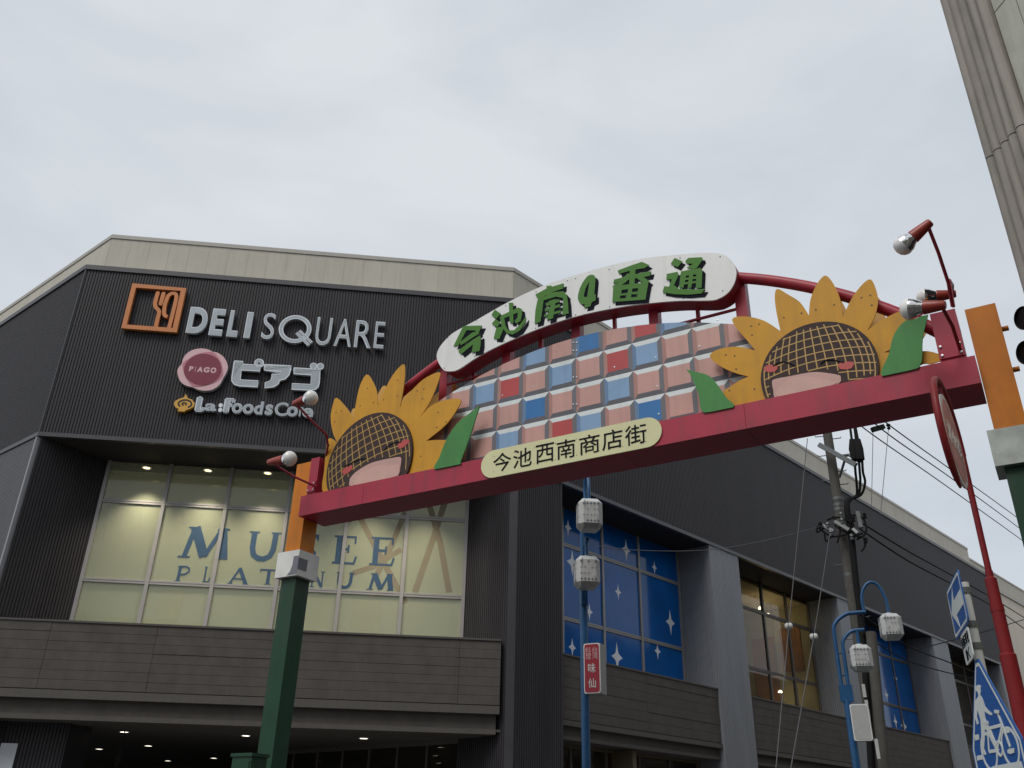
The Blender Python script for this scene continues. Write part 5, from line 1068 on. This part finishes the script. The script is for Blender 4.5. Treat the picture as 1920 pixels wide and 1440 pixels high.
for i, p in enumerate(([(872, 1302), (860, 1110)], [(860, 1108), (985, 1075)], [(860, 1108), (945, 1265)], [(872, 1302), (950, 1290)], [(945, 1270), (985, 1080)], [(985, 1078), (1050, 1262)], [(985, 1078), (950, 990), (962, 965), (918, 962)], [(830, 1050), (868, 1058)])):
    stroke(mb, Pf, KP(p), .014, .0005, .0024+.0002*i)
a = KP([(962, 1275)])[0]; mb.prism(Pf, [circ(a, .035, 18), circ(a, .024, 18)], .0005, .0042)
mb.prism(Pf, [KP([(1030, 1290), (1050, 1275), (1090, 1272), (1088, 1310), (1060, 1322), (1035, 1315)])], .0005, .0044)
mb.build('bicycle', M['twhite'], ps)
mb = MB()
for p in ([(750, 1162), (785, 1155), (790, 1200), (755, 1208)], [(1008, 1105), (1040, 1098), (1047, 1140), (1015, 1148)], [(768, 1338), (826, 1325), (828, 1365), (772, 1378)], [(905, 1425), (1140, 1382), (1160, 1440), (870, 1460)]): mb.prism(Pf, [KP(p)], .0005, .002)
mb.build('crossing_stripe', M['twhite'], ps)
for z in (zc5+.05, zb5+.1): mb = MB(); mb.lathe(tpx+up*z, up, [(.023, -.015), (.029, -.015), (.029, .015), (.023, .015)], 16); mb.build('clamp', M['galv'], T_)

# ------------------------------------------------------------------ right-hand building: fluted corner pilaster and panel wall
wc = at_d(1845, 299, 6.0); WA = 170
W = Fr(wc, WA)
W = Fr(W.p(W.hit(1757.5, 0)[0], 0), WA)
ue = W.hit(1841, 0)[0]; print('pilaster', W.o, ue, W.hit(1920, 568), W.hit(1853, 43, -.06), W.hit(1884, 0, -.06), W.hit(1920, 94, -.06), W.hit(1920, 240, -.06), W.hit(1845, 299), W.hit(1913, 235))
WB = thing('corner_building', 'tall grey building at the right edge with fluted corner pilaster and pale panels', 'building', W.p(3, 0, -3))
HB = 22.
nfl = 5; fw_ = ue/nfl; prof = []
for k in range(nfl):
    for i in range(8):
        a = i/8; prof.append((k*fw_+a*fw_, -.035*(1-math.sin(math.pi*a)**.6)*1.0))
prof.append((ue, -.035))
zj = W.hit(1880, 266)[1]
for z0, z1 in ((0, zj-.004), (zj+.004, HB)):
    mb = MB(); n = len(prof)
    V = [W.p(u, z, c) for u, c in prof for z in (z0, z1)]; F = [(2*i, 2*i+2, 2*i+3, 2*i+1) for i in range(n-1)]
    mb.add(V, F); mb.add([W.p(0, z0, -.035), W.p(0, z1, -.035), W.p(0, z1, -.6), W.p(0, z0, -.6)], [(0, 1, 2, 3)]); mb.add([W.p(ue, z0, -.035), W.p(ue, z1, -.035), W.p(ue, z1, -.10), W.p(ue, z0, -.10)], [(0, 3, 2, 1)])
    mb.build('fluted_pilaster', M['flute'], WB)
mb = MB(); mb.fbox(W, .02, ue-.01, 0, HB, -.6, -.07); mb.fbox(W, .05, 16, 0, HB-.01, -9, -.13); mb.build('wall', M['dark'], WB)
zp = W.hit(1866, 22, -.06)[1]; pwid = abs(W.hit(1884, 8, -.06)[0]-W.hit(1852, 55, -.06)[0])
print('panel', zp, pwid)
pwid = max(.2, pwid); k = 0; u = ue+.012
while u < 3.2:
    for j in range(-4, 7):
        z0 = zp+j*1.8; mb = MB(); mb.fbox(W, u+.004, u+pwid-.004, z0+.006, z0+1.8-.006, -.125, -.06); mb.build('panel', M['panel'], WB)
    u += pwid; k += 1
mb = MB(); mb.fbox(W, u+.01, 16, 0, HB, -.125, -.06); mb.build('panel', M['panel'], WB)
# traffic signal at the right edge
q = at_d(1935, 640, 7.4); Sg = Fr(q, 170)
t = thing('traffic_signal', 'black traffic signal whose lamp visors poke in at the right edge', 'traffic light', q)
r0 = .15
zs = [at_d(1920, 603, 7.4).z, at_d(1920, 668, 7.4).z]
for i, z in enumerate(zs):
    cx = at_d(1952 if i == 0 else 1938, 605, 7.4); c = Vector((cx.x, cx.y, z)); mb = MB(); ax = az(262); V = []
    ax.z = -.12; ax.normalize()
    mb.lathe(c-ax*.02, ax, [(0, -.06), (.095, -.05), (.102, .02), (.097, .17), (.092, .18), (.090, .16), (0, .155)], 22); mb.build('visor', M['sigblk'], t)
mb = MB(); c = at_d(1992, 640, 7.4); mb.box(Vector((c.x, c.y, (zs[0]+zs[1])/2)), az(262)*.06, az(172)*.17, up*.42); mb.build('housing', M['sigblk'], t)
mb = MB(); mb.tube([Vector((c.x, c.y, zs[0]+.5)), Vector((c.x, c.y, 0))], .05, 10); mb.build('pole', M['pole'], t)
# green cabinet on the left gate post
q = at_d(452, 1420, 9.4); cf = Fr(q, 121); zt_ = at_d(452, 1412, 9.4).z
t = thing('control_cabinet', 'small green metal cabinet beside the left green gate post at the bottom', 'cabinet', Vector((q.x, q.y, zt_-.9)))
mb = MB(); mb.fbox(cf, -.11, .14, zt_-.9, zt_-.03, -.2, 0); mb.build('case', M['ggreen'], t); mb = MB(); mb.fbox(cf, -.125, .155, zt_-.03, zt_, -.215, .015); mb.build('lid', M['ggreen'], t)
mb = MB(); mb.fbox(cf, -.09, .12, zt_-.85, zt_-.07, .001, .008); mb.build('door', M['ggreen'], t)

# ------------------------------------------------------------------ unseen buildings added for shade and reflections, across the road and behind the viewpoint
def block(label, fr, u0, u1, h, d, m):
    t = thing('added_building', label, 'building', fr.p((u0+u1)/2, 0, -d/2))
    mb = MB(); mb.fbox(fr, u0, u1, 0, h, -d, 0); mb.build('wall', M[m], t)
    n = int((u1-u0)/4); ww = MB()
    for k in range(n):
        for z in [3.9+3.2*j for j in range(int((h-4.2)/3.2))]:
            u = u0+(k+.5)*(u1-u0)/n; mb = MB(); mb.fbox(fr, u-1.1, u+1.1, z, z+1.7, .002, .05); w = mb.build('window', M['alumd'], t)
            mb = MB(); mb.fbox(fr, u-1.03, u+1.03, z+.07, z+1.63, .051, .056); mb.build('pane', M['paned'], w)
    return t
ox = R.p(0, 0, 15.5)
block('unseen grey building added across the street to shade the long dark shop side', Fr(ox, AR+180), -62, -5, 13, 10, 'flute')
block('unseen pale building added behind the viewpoint for shade and reflections', Fr((0, -20), -84), -26, 22, 15, 9, 'cream')

cable('thin slack wire running from the left blue lamp post to the utility pole', [(1122, 1024, 11.5), (1200, 1032, 12.6), (1328, 1031, 14.5), (1440, 1012, 16.8), (1545, 985, 19.2)], .006, 'slack_wire', 'wire', 'wire')
